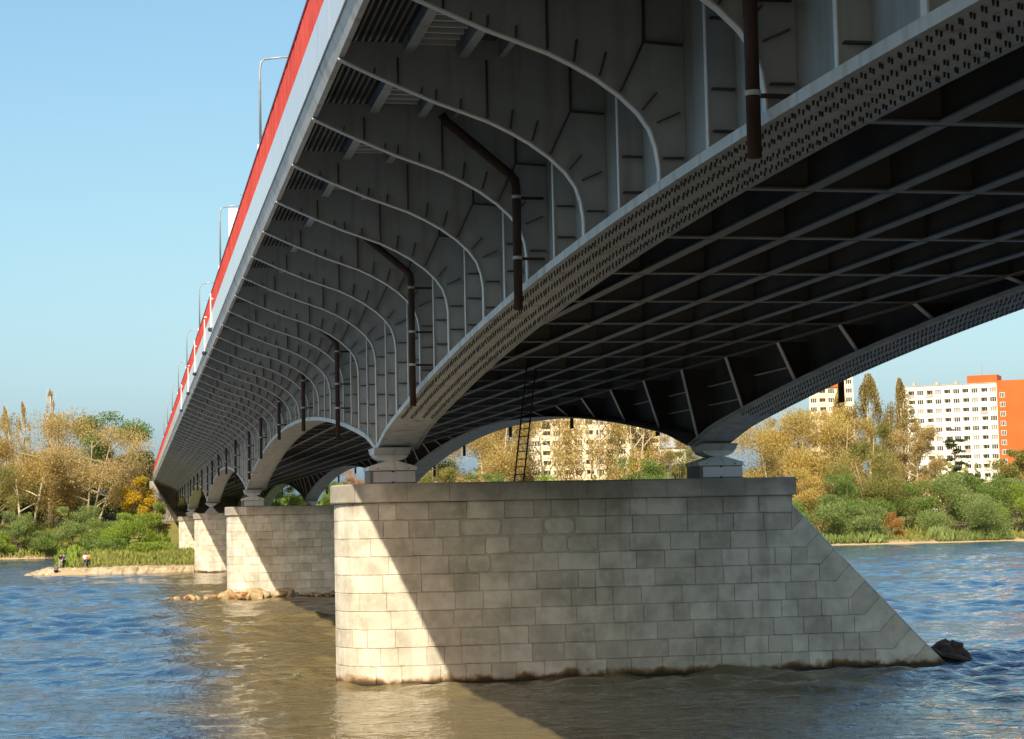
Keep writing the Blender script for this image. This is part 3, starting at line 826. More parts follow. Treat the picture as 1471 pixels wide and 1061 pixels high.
def ladder(label, p0, p1, wd, n):
    t = thing('metal_ladder', label, 'ladder', p0)
    a = Vector(p0); b = Vector(p1)
    for q in (-1, 1):
        m_ = MB(); o = Vector((q * wd / 2, 0, 0)); m_.tube([a + o, b + o], .03, 6); m_.build('stile', M['bolt'], t)
    m_ = MB()
    for k in range(1, n):
        c = a.lerp(b, k / n); m_.tube([c - Vector((wd / 2, 0, 0)), c + Vector((wd / 2, 0, 0))], .018, 5)
    m_.build('rung', M['bolt'], t)
ladder('dark metal ladder from the nearest pier top up to the deck framing', (13.6, 65.4, ZTOP), (14.25, 65.4, 11.9), .34, 18)
ladder('thin ladder from the second pier top up to the deck framing', (21.0, 144.6, ZTOP), (21.25, 144.6, 11.4), .3, 16)

# ------------------------------------------------------------------ rocks, driftwood, twig
def rock_mesh(seed, sx, sy, sz):
    rn = np.random.default_rng(seed); import bmesh
    bm = bmesh.new(); bmesh.ops.create_icosphere(bm, subdivisions=2, radius=1)
    pl = [(rn.normal(size=3), rn.uniform(.42, .8)) for _ in range(13)]
    for v in bm.verts:
        c = np.array(v.co)
        for n, d in pl:
            n = n / np.linalg.norm(n); q = c @ n
            if q > d: c = c - n * (q - d) * .9
        c = c * (1 + .05 * rn.normal()) * np.array([sx, sy, sz]); v.co = c
    me = bpy.data.meshes.new('boulder'); bm.to_mesh(me); bm.free(); return me
rk = random.Random(8)
rm = []
for k in range(8):
    me = rock_mesh(k, 1, .8, .72); me.materials.append(M['rust_rock'] if k in (2, 6) else M['rock'])
    me.attributes.new('tone', 'FLOAT', 'FACE'); rm.append(me)
spots = []
for k in range(9): spots.append((2.6 + k * .55 + rk.uniform(-.1, .1), 142.2 + rk.uniform(-.4, .5), rk.uniform(.38, .58)))
for k in range(26): spots.append((6.4 + rk.uniform(0, 5.1), 141.2 + rk.uniform(-.5, 1.5), rk.uniform(.45, .95)))
for k in range(12): spots.append((11.4 + k * .42 + rk.uniform(-.1, .1), 142.2 + rk.uniform(-.3, .4), rk.uniform(.26, .42)))
for i, (x, y, s) in enumerate(spots):
    lab = 'small pale rock in the line running out from the second pier' if i < 9 else ('sunlit sandy boulder heaped at the second pier\'s foot' if i < 35 else 'shaded grey boulder along the base of the second pier')
    grp = 'rocks running out from the second pier' if i < 9 else ('sunlit boulders at the second pier' if i < 35 else 'shaded boulders at the second pier')
    o = link('boulder', rm[i % 8], None, (x, y, s * .28 + (.18 if 9 <= i < 35 and y > 142 else 0))); o.scale = (s, s, s * rk.uniform(.8, 1.1)); o.rotation_euler = (rk.uniform(-.4, .4), rk.uniform(-.4, .4), rk.uniform(0, 6))
    tag(o, lab, 'boulder', grp)

t = thing('tree_stump', 'black driftwood stump caught against the nose of the nearest pier', 'driftwood', (29.9, 65.6, 0))
m_ = MB(); rn = random.Random(5)
m_.tube([(29.5, 65.6, -.5), (29.65, 65.55, .15), (29.9, 65.5, .5), (30.05, 65.5, .72)], [.5, .46, .38, .2], 9)
m_.tube([(30.1, 65.4, -.4), (30.2, 65.4, .2), (30.25, 65.4, .55), (30.15, 65.45, .7)], [.42, .36, .26, .1], 8)
m_.v = [(x + rn.uniform(-.07, .07), y + rn.uniform(-.07, .07), z + rn.uniform(-.06, .06)) for x, y, z in m_.v]
m_.build('stump', M['wood'], t)
m_ = MB(); m_.tube([(29.1, 65.1, .55), (29.5, 65.0, .25), (30.2, 64.9, .1), (30.9, 65.0, -.1)], [.05, .09, .12, .05], 7); m_.tube([(30.3, 65.3, .5), (30.55, 65.2, .2), (30.75, 65.1, -.2)], [.13, .15, .1], 7)
m_.v = [(x + rn.uniform(-.03, .03), y + rn.uniform(-.03, .03), z + rn.uniform(-.03, .03)) for x, y, z in m_.v]
m_.build('branch', M['wood'], t)

t = thing('floating_twig', 'small yellow green leafy twig drifting on the brown water', 'twig', (5.9, 68, 0))
m_ = MB(); m_.tube([(5.62, 68, .16), (5.85, 68, .13), (6.05, 68.05, -.02)], .012, 5); m_.tube([(5.85, 68, .13), (5.97, 67.9, -.05)], .01, 5); m_.build('stem', M['darkbark'], t)
m_ = MB()
for k in range(11):
    x = 5.58 + k * .042; a = rn.uniform(0, 6)
    d = Vector((math.cos(a) * .5 + .3, math.sin(a) * .6, rn.uniform(-.2, .8))).normalized() * rn.uniform(.09, .15); n = d.orthogonal().normalized() * .03
    c = Vector((x, 68, .16 - .1 * (k / 11) ** 2)); m_.face([c, c + d * .5 + n, c + d, c + d * .5 - n], 0, rn.random())
m_.build('leaf', LEAF['lime'], t)

# ------------------------------------------------------------------ trees
def leaf_mesh(name, C, D, L, W, tone, m):
    """C centres, D long axes, L/W sizes: pointed leaf sprays"""
    n = len(C); r = np.random.default_rng(len(C))
    D = D / np.linalg.norm(D, axis=1, keepdims=True)
    q = r.normal(size=(n, 3)); q -= (q * D).sum(1, keepdims=True) * D; q /= np.linalg.norm(q, axis=1, keepdims=True)
    L = L[:, None]; W = W[:, None]
    V = np.stack([C - D * L / 2, C + q * W / 2 - D * L * .05, C + D * L / 2, C - q * W / 2 + D * L * .08], 1).reshape(-1, 3)
    me = bpy.data.meshes.new(name)
    me.vertices.add(4 * n); me.vertices.foreach_set('co', V.ravel().astype(np.float32))
    me.loops.add(4 * n); me.loops.foreach_set('vertex_index', np.arange(4 * n, dtype=np.int32))
    me.polygons.add(n); me.polygons.foreach_set('loop_start', np.arange(0, 4 * n, 4, dtype=np.int32))
    me.update(calc_edges=True)
    at = me.attributes.new('tone', 'FLOAT', 'FACE'); at.data.foreach_set('value', np.clip(tone, 0, 1).astype(np.float32))
    me.materials.append(m); return me

def make_tree_meshes(kind, H, R, seed, leaf, bark, n_leaf=6500, low=.22, lean=0.0, stems=1, ls=.55):
    rn = random.Random(seed); rg = np.random.default_rng(seed)
    tm = MB(); tips = []
    def env(t):
        if kind == 'column': return R * (.35 + .65 * math.sin(PI * min(1, .12 + t * .88)) ** .6) * (1.0 if t < .75 else (1 - t) / .25 * .8 + .2)
        if kind == 'bush': return R * math.sqrt(max(0, 1 - (t * .95) ** 2.2))
        if kind == 'pine': return R * (1 - t * .75) * rn.uniform(.6, 1.1)
        return R * max(.25, math.sin(PI * min(1, .18 + t * .74)) ** .7)
    for st in range(stems):
        a0 = rn.uniform(0, 2 * PI); off = .0 if stems == 1 else R * .18
        bx, by = off * math.cos(a0), off * math.sin(a0)
        tr = max(.12, H * .017) * (1 if stems == 1 else .62)
        hx = (lean + rn.uniform(-.05, .05)) * H; hy = rn.uniform(-.06, .06) * H
        if stems > 1: hx += math.cos(a0) * R * .45; hy += math.sin(a0) * R * .45
        path = []
        top = .93 if kind in ('column', 'pine') else .8
        for k in range(7):
            t = k / 6; path.append(Vector((bx + hx * t ** 1.3 + rn.uniform(-.12, .12) * (k > 0) * H * .03, by + hy * t ** 1.3 + rn.uniform(-.1, .1) * (k > 0) * H * .03, H * top * t)))
        tm.tube(path, [tr * (1 - .88 * k / 6) + .02 for k in range(7)], 7)
        def at(t):
            f = min(t, .999) * 6; i = int(f); return path[i].lerp(path[i + 1], f - i)
        nl = {'column': 16, 'bush': 7, 'pine': 15}.get(kind, 11)
        if stems > 1: nl = max(4, nl // 2 + 1)
        for k in range(nl):
            t0 = low * .8 + (.93 - low * .8) * (k + rn.random()) / nl
            p = at(t0); a = k * 2.4 + rn.uniform(-.5, .5)
            tc = min(1, max(0, (t0 * top - low) / (1 - low)) + {'column': .22, 'bush': .12, 'pine': .0}.get(kind, .2))
            rad = env(tc) * rn.uniform(.75, 1.05)
            zt = H * (low + (1 - low) * tc) * rn.uniform(.93, 1.03)
            if kind == 'pine': zt = p.z + rn.uniform(-.3, .5)
            q = Vector((p.x * .6 + math.cos(a) * rad, p.y * .6 + math.sin(a) * rad, min(zt, H * .97)))
            mid = p.lerp(q, .5) + Vector((rn.uniform(-.3, .3), rn.uniform(-.3, .3), rn.uniform(-.1, .06) * H * .3))
            lr = tr * (1 - t0) * .62 + .06
            tm.tube([p, p.lerp(mid, .5) + Vector((0, 0, .1)), mid, mid.lerp(q, .6) + Vector((0, 0, .15)), q], [lr, lr * .8, lr * .6, lr * .4, .02], 5)
            tips.append((q, 1.0)); tips.append((mid.lerp(q, .55), .9))
            for j in range(2):
                b = q - p; s = mid.lerp(q, rn.uniform(.0, .5))
                e = s + Vector((b.x * .3 + rn.uniform(-1, 1) * R * .28, b.y * .3 + rn.uniform(-1, 1) * R * .28, rn.uniform(.0, .16) * H * (.5 if kind != 'column' else 1.2)))
                if kind == 'pine': e.z = s.z + rn.uniform(-.2, .4)
                e.z = min(e.z, H)
                tm.tube([s, s.lerp(e, .5) + Vector((0, 0, .12)), e], [lr * .4, lr * .28, .015], 4); tips.append((e, .8))
        tips.append((path[-1] + Vector((0, 0, H * (1 - top) * .55)), .8))
    m = len(tips)
    w_ = np.array([rn.uniform(.35, 1.4) for _ in tips]); cnt = np.maximum(20, (n_leaf * 3.6 * w_ / w_.sum())).astype(int)
    C, D, T = [], [], []
    cr = {'column': .36, 'bush': .40, 'pine': .24, 'spray': .36}.get(kind, .40) * R
    for (q, s), c in zip(tips, cnt):
        p = rg.normal(size=(c, 3)); p /= np.linalg.norm(p, axis=1, keepdims=True)
        p = p * (rg.random((c, 1)) ** .45)
        ax = np.array([1, 1, .85]) * cr * s * rn.uniform(.7, 1.25)
        if kind == 'column': ax = ax * np.array([.9, .9, 2.6])
        if kind == 'pine': ax = ax * np.array([1.3, 1.3, .45])
        pts = p * ax + np.array(q)
        if kind == 'spray': pts = pts + np.array([0, 0, -1]) * (rg.random((c, 1)) ** 2) * cr * .7
        C.append(pts)
        d = rg.normal(size=(c, 3))
        if kind in ('spray',):
            d = d * .55 + p * .8 + np.array([0, 0, .75])
        elif kind == 'column': d = d * .45 + np.array([0, 0, 1.1])
        elif kind == 'bush': d = d * .5 + p * .7 + np.array([0, 0, .8])
        elif kind == 'pine': d = d * .5 + p * 1.0
        D.append(d); T.append(rg.normal(.5 + rn.uniform(-.25, .25), .18, size=c))
    C = np.concatenate(C); D = np.concatenate(D); T = np.concatenate(T); n = len(C)
    C[:, 2] = np.maximum(C[:, 2], .1)
    if kind == 'column':
        f = np.clip((C[:, 2] / H - .62) / .4, 0, 1); C[:, :2] *= (1 - .72 * f ** 1.6)[:, None]
    ov = np.maximum(C[:, 2] - H * .88, 0); C[:, 2] = np.where(ov > 0, H * .88 + .17 * H * (1 - np.exp(-ov / (.17 * H))), C[:, 2])
    lsz = rg.uniform(.55, 1.2, n) * ls * .58; asp = {'spray': .26, 'column': .36, 'bush': .34, 'pine': .3}.get(kind, .62)
    cm = leaf_mesh('crown', C, D, lsz, lsz * asp, T, LEAF[leaf])
    return tm.mesh('trunk', bark, True), cm

TREE_CACHE = {}
def tree(name, label, cat, X, Y, top, R, kind, leaf, bark='bark', group=None, seed=1, n=6500, low=.22, lean=0.0, stems=1, ls=.55, rz=None, sink=.15):
    z = float(terrain_z(X, Y)) - sink
    H = top - z
    tmesh, cmesh = make_tree_meshes(kind, H, R, seed, leaf, M[bark], n, low, lean, stems, ls)
    t = thing(name, label, cat, (X, Y, z), group)
    link('trunk', tmesh, t); link('crown', cmesh, t)
    return t
GL = 'trees on the left bank'; GR = 'trees on the right bank'; GU = 'trees seen under the bridge'
BL = 'bushes on the left bank'; BR = 'bushes along the right bank'; BU = 'bushes seen under the bridge'
# left bank
tree('willow_tree', 'big golden willow with pale forking limbs at the far left', 'tree', -20.5, 371, 29.5, 11.0, 'spray', 'gold', group=GL, seed=1, n=12500, low=.2, stems=2, ls=.95)
tree('willow_tree', 'golden brown willow with a pale leaning trunk, left of the yellow tree', 'tree', -8.6, 366, 26.0, 8.6, 'spray', 'tan', group=GL, seed=2, n=7200, low=.26, lean=.12, stems=3, ls=.9)
tree('poplar_tree', 'tall thin bare poplar rising above the golden willows', 'tree', -16.6, 385, 34.2, 1.7, 'column', 'tan', group=GL, seed=3, n=700, low=.35, ls=.55)
tree('poplar_tree', 'broad green poplar standing behind, left of the bridge end', 'tree', -4.2, 425, 32.4, 8.0, 'broad', 'green', 'darkbark', GL, 4, 8500, .25, ls=.8)
tree('poplar_tree', 'thin brownish poplar behind the golden willow, right one of two', 'tree', -23.3, 405, 32.9, 1.9, 'column', 'tan', group=GL, seed=5, n=1300, low=.3, ls=.6)
tree('poplar_tree', 'thin brownish poplar behind the golden willow, left one of two', 'tree', -27.4, 410, 32.3, 2.0, 'column', 'gold', group=GL, seed=6, n=1500, low=.3, ls=.6)
tree('young_tree', 'small yellow and orange tree beside the end of the red railing', 'tree', 1.0, 362, 15.6, 3.0, 'broad', 'yellow', 'darkbark', GL, 7, 3000, .2, ls=.55)
tree('alder_tree', 'dark green tree behind the small yellow tree', 'tree', .3, 398, 21.8, 4.6, 'broad', 'dark', 'darkbark', GL, 8, 4200, .1, ls=.7)
tree('ash_tree', 'tree with a thick pale forked trunk at the left edge', 'tree', -24.6, 361, 20.5, 5.0, 'spray', 'olive', group=GL, seed=9, n=3600, low=.45, stems=2, ls=.7)
tree('alder_tree', 'dark green tree in the shade behind the golden brown willow', 'tree', -8.0, 392, 17.5, 6.0, 'broad', 'dark', 'darkbark', GL, 10, 3500, .1, ls=.8)
tree('alder_tree', 'dark olive tree behind the forked trunk at the left edge', 'tree', -24, 394, 15.0, 6.0, 'broad', 'dark', 'darkbark', GL, 12, 3500, .08, ls=.8)
tree('spruce_tree', 'small dark conifer above the dark parked car', 'tree', -3.6, 380, 12.5, 3.4, 'pine', 'dark', 'darkbark', GL, 13, 1800, .1, ls=.7)
def bush(label, X, Y, top, R, leaf, seed, group, n=3600, ls=.62):
    tree('willow_bush', label, 'bush', X, Y, top, R, 'bush', leaf, 'darkbark', group, seed, n, .06, 0, 3, ls)
bush('grey green bush under the golden willow at far left', -20.7, 357, 9.0, 3.5, 'willow', 21, BL)
bush('large rounded grey green bush below the pale leaning trunk', -9.9, 352, 9.6, 4.4, 'willow', 22, BL, 5200)
bush('big bright green bush left of the fourth pier', -.4, 332, 8.0, 4.8, 'lime', 23, BL, 5600)
bush('slim yellow green bush beside the far abutment', 4.2, 345, 10.4, 1.7, 'lime', 24, BL, 1900)
bush('low green bush between two grey green bushes on left bank', -15.6, 354, 5.2, 3.0, 'green', 25, BL, 2400)
bush('low bushy growth behind the groyne near two standing people', -5.0, 300, 3.6, 3.6, 'green', 26, BL, 2800)
bush('green bush below the dark parked car', -5.6, 342, 6.6, 3.4, 'green', 27, BL, 3000)
bush('low yellow green bush at the far left waterside', -25.2, 356, 5.0, 2.6, 'lime', 28, BL, 2000)
bush('low green bush behind the groyne, next to the fourth pier', 2.5, 290, 3.0, 3.0, 'lime', 29, BL, 2200)
# right bank, beyond the cutwater
tree('willow_tree', 'broad golden willow right of the far girder bearing', 'tree', 119.5, 331, 25.6, 10.0, 'spray', 'amber', group=GR, seed=31, n=13000, low=.15, stems=3, ls=.9)
tree('poplar_tree', 'tall upright bronze poplar, left one of the pair by the white flats', 'tree', 159.8, 385, 36.0, 4.3, 'column', 'poplar', group=GR, seed=32, n=3900, low=.12, ls=.9)
tree('poplar_tree', 'upright bronze poplar touching the left edge of the white flats', 'tree', 165.0, 380, 34.6, 4.1, 'column', 'poplar', group=GR, seed=33, n=3600, low=.12, ls=.9)
tree('willow_tree', 'tall golden tree in front of the cream block with orange panel', 'tree', 136.8, 345, 27.0, 5.2, 'spray', 'gold', group=GR, seed=34, n=6500, low=.2, stems=2, ls=.8)
tree('locust_tree', 'light green spreading tree below the upright poplars', 'tree', 132.5, 318, 17.6, 7.4, 'spray', 'olive', group=GR, seed=35, n=8000, low=.2, stems=2, ls=.7)
tree('birch_tree', 'thin brownish tree before the lower left of white flats', 'tree', 152.6, 345, 24.5, 5.2, 'spray', 'tan', group=GR, seed=36, n=6500, low=.15, ls=.75)
tree('willow_tree', 'yellow green tree below the left one of the upright poplars', 'tree', 146.0, 352, 24.5, 5.0, 'spray', 'olive', group=GR, seed=43, n=6500, low=.12, stems=2, ls=.8)
tree('poplar_tree', 'slim golden poplar in front of the cream tower with orange panel', 'tree', 140.2, 353, 30.5, 3.6, 'column', 'gold', group=GR, seed=44, n=2600, low=.12, ls=.85)
tree('poplar_tree', 'slim bronze poplar before the left windows of the white flats', 'tree', 156.8, 362, 28.5, 3.4, 'column', 'poplar', group=GR, seed=45, n=2400, low=.12, ls=.85)
tree('pine_tree', 'dark irregular pine in front of the white flats', 'tree', 163.8, 350, 22.6, 3.3, 'pine', 'dark', 'darkbark', GR, 37, 2300, .25, ls=.8)
tree('maple_tree', 'olive tree in front of the orange wall at right edge', 'tree', 168.6, 335, 17.8, 4.6, 'broad', 'olive', 'darkbark', GR, 38, 4500, .15, ls=.6)
tree('spruce_tree', 'small blue green conifer at the foot of the white flats', 'tree', 166.0, 345, 13.4, 2.4, 'pine', 'dark', 'darkbark', GR, 39, 1700, .05, ls=.7)
tree('maple_tree', 'dark green tree between the golden willow and far bearing', 'tree', 108.2, 345, 20.5, 5.8, 'spray', 'olive', 'darkbark', GR, 40, 4200, .1, ls=.65)
tree('willow_tree', 'orange gold willow between the broad willow and tall golden tree', 'tree', 128.6, 352, 26.0, 5.2, 'spray', 'gold', group=GR, seed=41, n=6500, low=.15, stems=2, ls=.85)
tree('poplar_tree', 'bronze poplar behind the light green spreading tree', 'tree', 149.5, 372, 27.0, 3.2, 'column', 'gold', group=GR, seed=42, n=3600, low=.1, ls=.85)
bush('dark green rounded bush below the broad golden willow', 120.2, 303, 12.5, 4.0, 'green', 51, BR)
bush('grey green bush just beyond the pier\'s sloping nose', 112.8, 298, 8.7, 5.1, 'willow', 52, BR, 4600)
bush('low grey green bush at the waterside, left of the orange shrub', 121.0, 297, 6.6, 3.9, 'willow', 53, BR)
bush('dark bush behind the sandy landing, right of the orange shrub', 137.5, 316, 10.9, 5.6, 'green', 54, BR, 4600)
bush('broad grey green bush right of the sandy landing', 138.4, 297, 8.1, 6.8, 'willow', 55, BR, 6400)
bush('yellow green bush at the right edge by the water', 152.8, 304, 9.9, 5.4, 'lime', 56, BR, 4600)
bush('tall green bush behind the broad grey green one', 142.2, 312, 12.3, 5.9, 'willow', 57, BR, 4600)
bush('grey green bush below the small blue green conifer', 150.6, 313, 12.0, 5.1, 'green', 58, BR, 4200)
bush('small orange brown shrub above the sandy landing', 128.2, 301, 5.4, 2.3, 'orange', 59, BR, 1600, .45)
bush('golden shrub at the foot of the broad willow', 116.8, 314, 13.9, 4.6, 'amber', 60, BR, 3800)
bush('green bush under the light green spreading tree', 128.8, 312, 10.1, 5.1, 'green', 61, BR, 4200)
bush('low willow bush nearest the pier\'s sloping nose', 106.8, 297, 7.8, 4.4, 'green', 62, BR, 3800)
bush('bush beside the right frame edge, behind the yellow green one', 160.0, 312, 11.3, 5.6, 'willow', 63, BR, 4200)
# seen under the bridge
tree('willow_tree', 'golden willow with sprawling pale limbs left of the ladder', 'tree', 64.8, 336, 27.5, 8.6, 'spray', 'gold', group=GU, seed=71, n=12500, low=.06, stems=3, ls=.85)
tree('willow_tree', 'golden tree just right of the ladder, under the far arch', 'tree', 78.0, 346, 31.0, 5.6, 'column', 'amber', group=GU, seed=72, n=4200, low=.1, stems=2, ls=.75)
tree('willow_tree', 'thin golden tree before the cream flats under the arch', 'tree', 86.0, 342, 31.0, 5.4, 'column', 'gold', group=GU, seed=73, n=3200, low=.1, stems=2, ls=.75)
tree('willow_tree', 'dense golden tree at the right end of the cream flats', 'tree', 95.6, 350, 30.0, 5.4, 'column', 'amber', group=GU, seed=74, n=7500, low=.08, stems=2, ls=.8)
tree('willow_tree', 'brown gold tree left of the far girder bearing', 'tree', 105.4, 349, 22.5, 5.4, 'spray', 'tan', group=GU, seed=75, n=4600, low=.1, stems=2, ls=.8)
tree('willow_tree', 'olive green willow left of the sprawling pale limbed one', 'tree', 56.0, 352, 24.0, 6.2, 'spray', 'olive', group=GU, seed=76, n=7000, low=.06, stems=3, ls=.85)
tree('willow_tree', 'golden tree right behind the ladder, under the far arch', 'tree', 71.5, 354, 29.0, 5.4, 'column', 'gold', group=GU, seed=77, n=6500, low=.05, stems=2, ls=.85)
bush('green bush by the near bearing, under the far arch', 53.5, 322, 17.5, 3.4, 'olive', 81, BU, 4000, .6)
bush('rounded green bush under the arch, right of cream flats', 86.6, 310, 16.2, 5.4, 'green', 82, BU, 7000, .6)
bush('yellow green bush under the arch, next to far bearing', 95.5, 318, 17.8, 3.9, 'olive', 83, BU, 5000, .6)
bush('low green bush left of the ladder foot', 59.2, 316, 14.0, 4.0, 'green', 84, BU, 4000, .6)
bush('low green bush right of the ladder foot', 69.6, 318, 13.6, 4.8, 'lime', 85, BU, 4400, .6)
bush('green bush half hidden behind the far girder bearing', 101.4, 322, 17.6, 4.0, 'lime', 86, BU, 4400, .6)
bush('low olive bush below the cream flats', 78.6, 320, 12.4, 4.0, 'olive', 87, BU, 3600, .6)
bush('bright green round tree framed by the second arch', 26.0, 330, 12.6, 3.5, 'lime', 88, BU, 5200, .5)
bush('green bush right of the bright round one, second arch', 33.6, 335, 13.6, 2.6, 'green', 89, BU, 3200, .5)
bush('golden bush beside the near bearing, second arch', 39.8, 345, 16.2, 3.2, 'orange', 90, BU, 3600, .5)
bush('dark green bush in the gap of the second arch', 30.2, 352, 11.6, 2.6, 'dark', 91, BU, 2600, .5)

# the far wood that closes the view behind both banks
def far_wood(name, n, x0, x1, y0, y1, hmax, seed, leaf):
    rg = np.random.default_rng(seed)
    X = rg.uniform(x0, x1, n); Y = rg.uniform(y0, y1, n); Z = terrain_z(X, Y)
    top = hmax * (.62 + .22 * np.sin(X * .23 + seed) + .16 * np.sin(X * .61 + 2.0 * seed))
    C = np.stack([X, Y, Z + top * rg.random(n) ** .8], -1); D = rg.normal(size=(n, 3)) * .6 + np.array([0, 0, .7])
    tag(link(name, leaf_mesh(name, C, D, rg.uniform(.9, 2.0, n), rg.uniform(.5, 1.0, n), rg.normal(.5, .22, n) + .25 * np.sin(X * .3), LEAF[leaf])), kind='stuff')
def grove(name, n, x0, x1, y0, y1, hmax, seed):
    rg = np.random.default_rng(seed)
    X = rg.uniform(x0, x1, n); Y = rg.uniform(y0, y1, n); Z = near_z(X, Y)
    top = hmax * (.78 + .14 * np.sin(X * .4 + seed) + .08 * np.sin(Y * .5))
    C = np.stack([X, Y, Z + top * rg.random(n) ** .9], -1); D = rg.normal(size=(n, 3))
    tag(link(name, leaf_mesh(name, C, D, rg.uniform(1.0, 2.0, n), rg.uniform(.6, 1.2, n), rg.normal(.4, .2, n), LEAF['dark'])), kind='stuff')
grove('sky_blocking_grove', 16000, -95, -11, -45, 20, 26, 1)  # unseen trees added to keep sky light off the near brackets
far_wood('far_wood', 9000, -60, 6, 425, 450, 17, 1, 'olive')
far_wood('far_wood', 16000, 60, 240, 400, 430, 13, 2, 'olive')
far_wood('far_wood', 7000, 20, 60, 400, 420, 9, 3, 'green')

# undergrowth along the banks: nobody could count it
def undergrowth(name, n, fx, seed, h, leaf='grass'):
    rg = np.random.default_rng(seed)
    X, Y = fx(rg, n); Z = terrain_z(X, Y); k = Z > .12
    X, Y, Z = X[k], Y[k], Z[k]; n = len(X)
    pt = .5 + .5 * np.sin(X * .7 + 1.3 * np.sin(Y * .4)) * np.sin(Y * .5 + X * .2)
    hh = h * rg.uniform(.35, 1.15, n) * (.45 + .75 * pt)
    D = rg.normal(size=(n, 3)) * .28 + np.array([0, 0, 1.0])
    C = np.stack([X, Y, Z + hh * .45 * rg.uniform(.7, 1.3, n)], -1)
    tag(link(name, leaf_mesh(name, C, D, hh, hh * .28, rg.normal(.5, .2, n) * .7 + .3 * pt, LEAF[leaf])), kind='stuff')
undergrowth('bank_grass', 9000, lambda r, n: (r.uniform(-12, 9, n), 230 + r.random(n) ** 1.4 * 122), 1, .85)
undergrowth('waterside_reeds', 2600, lambda r, n: (r.uniform(-12.4, -7.5, n), r.uniform(231, 262, n)), 2, 1.7, 'lime')
undergrowth('bank_grass', 5000, lambda r, n: (r.uniform(-34, -9, n), r.uniform(352.5, 372, n)), 3, 1.3)
undergrowth('bank_grass', 12000, lambda r, n: ((lambda x: (x, bank_line(x) + 1.6 + r.random(n) ** 1.5 * 34))(r.uniform(48, 200, n))), 4, 1.3)
undergrowth('waterside_reeds', 5200, lambda r, n: ((lambda x: (x, bank_line(x) + r.uniform(1.2, 4.5, n)))(np.where(r.random(n) < .6, r.uniform(98, 124.5, n), r.uniform(133, 147, n)))), 5, 1.9, 'willow')

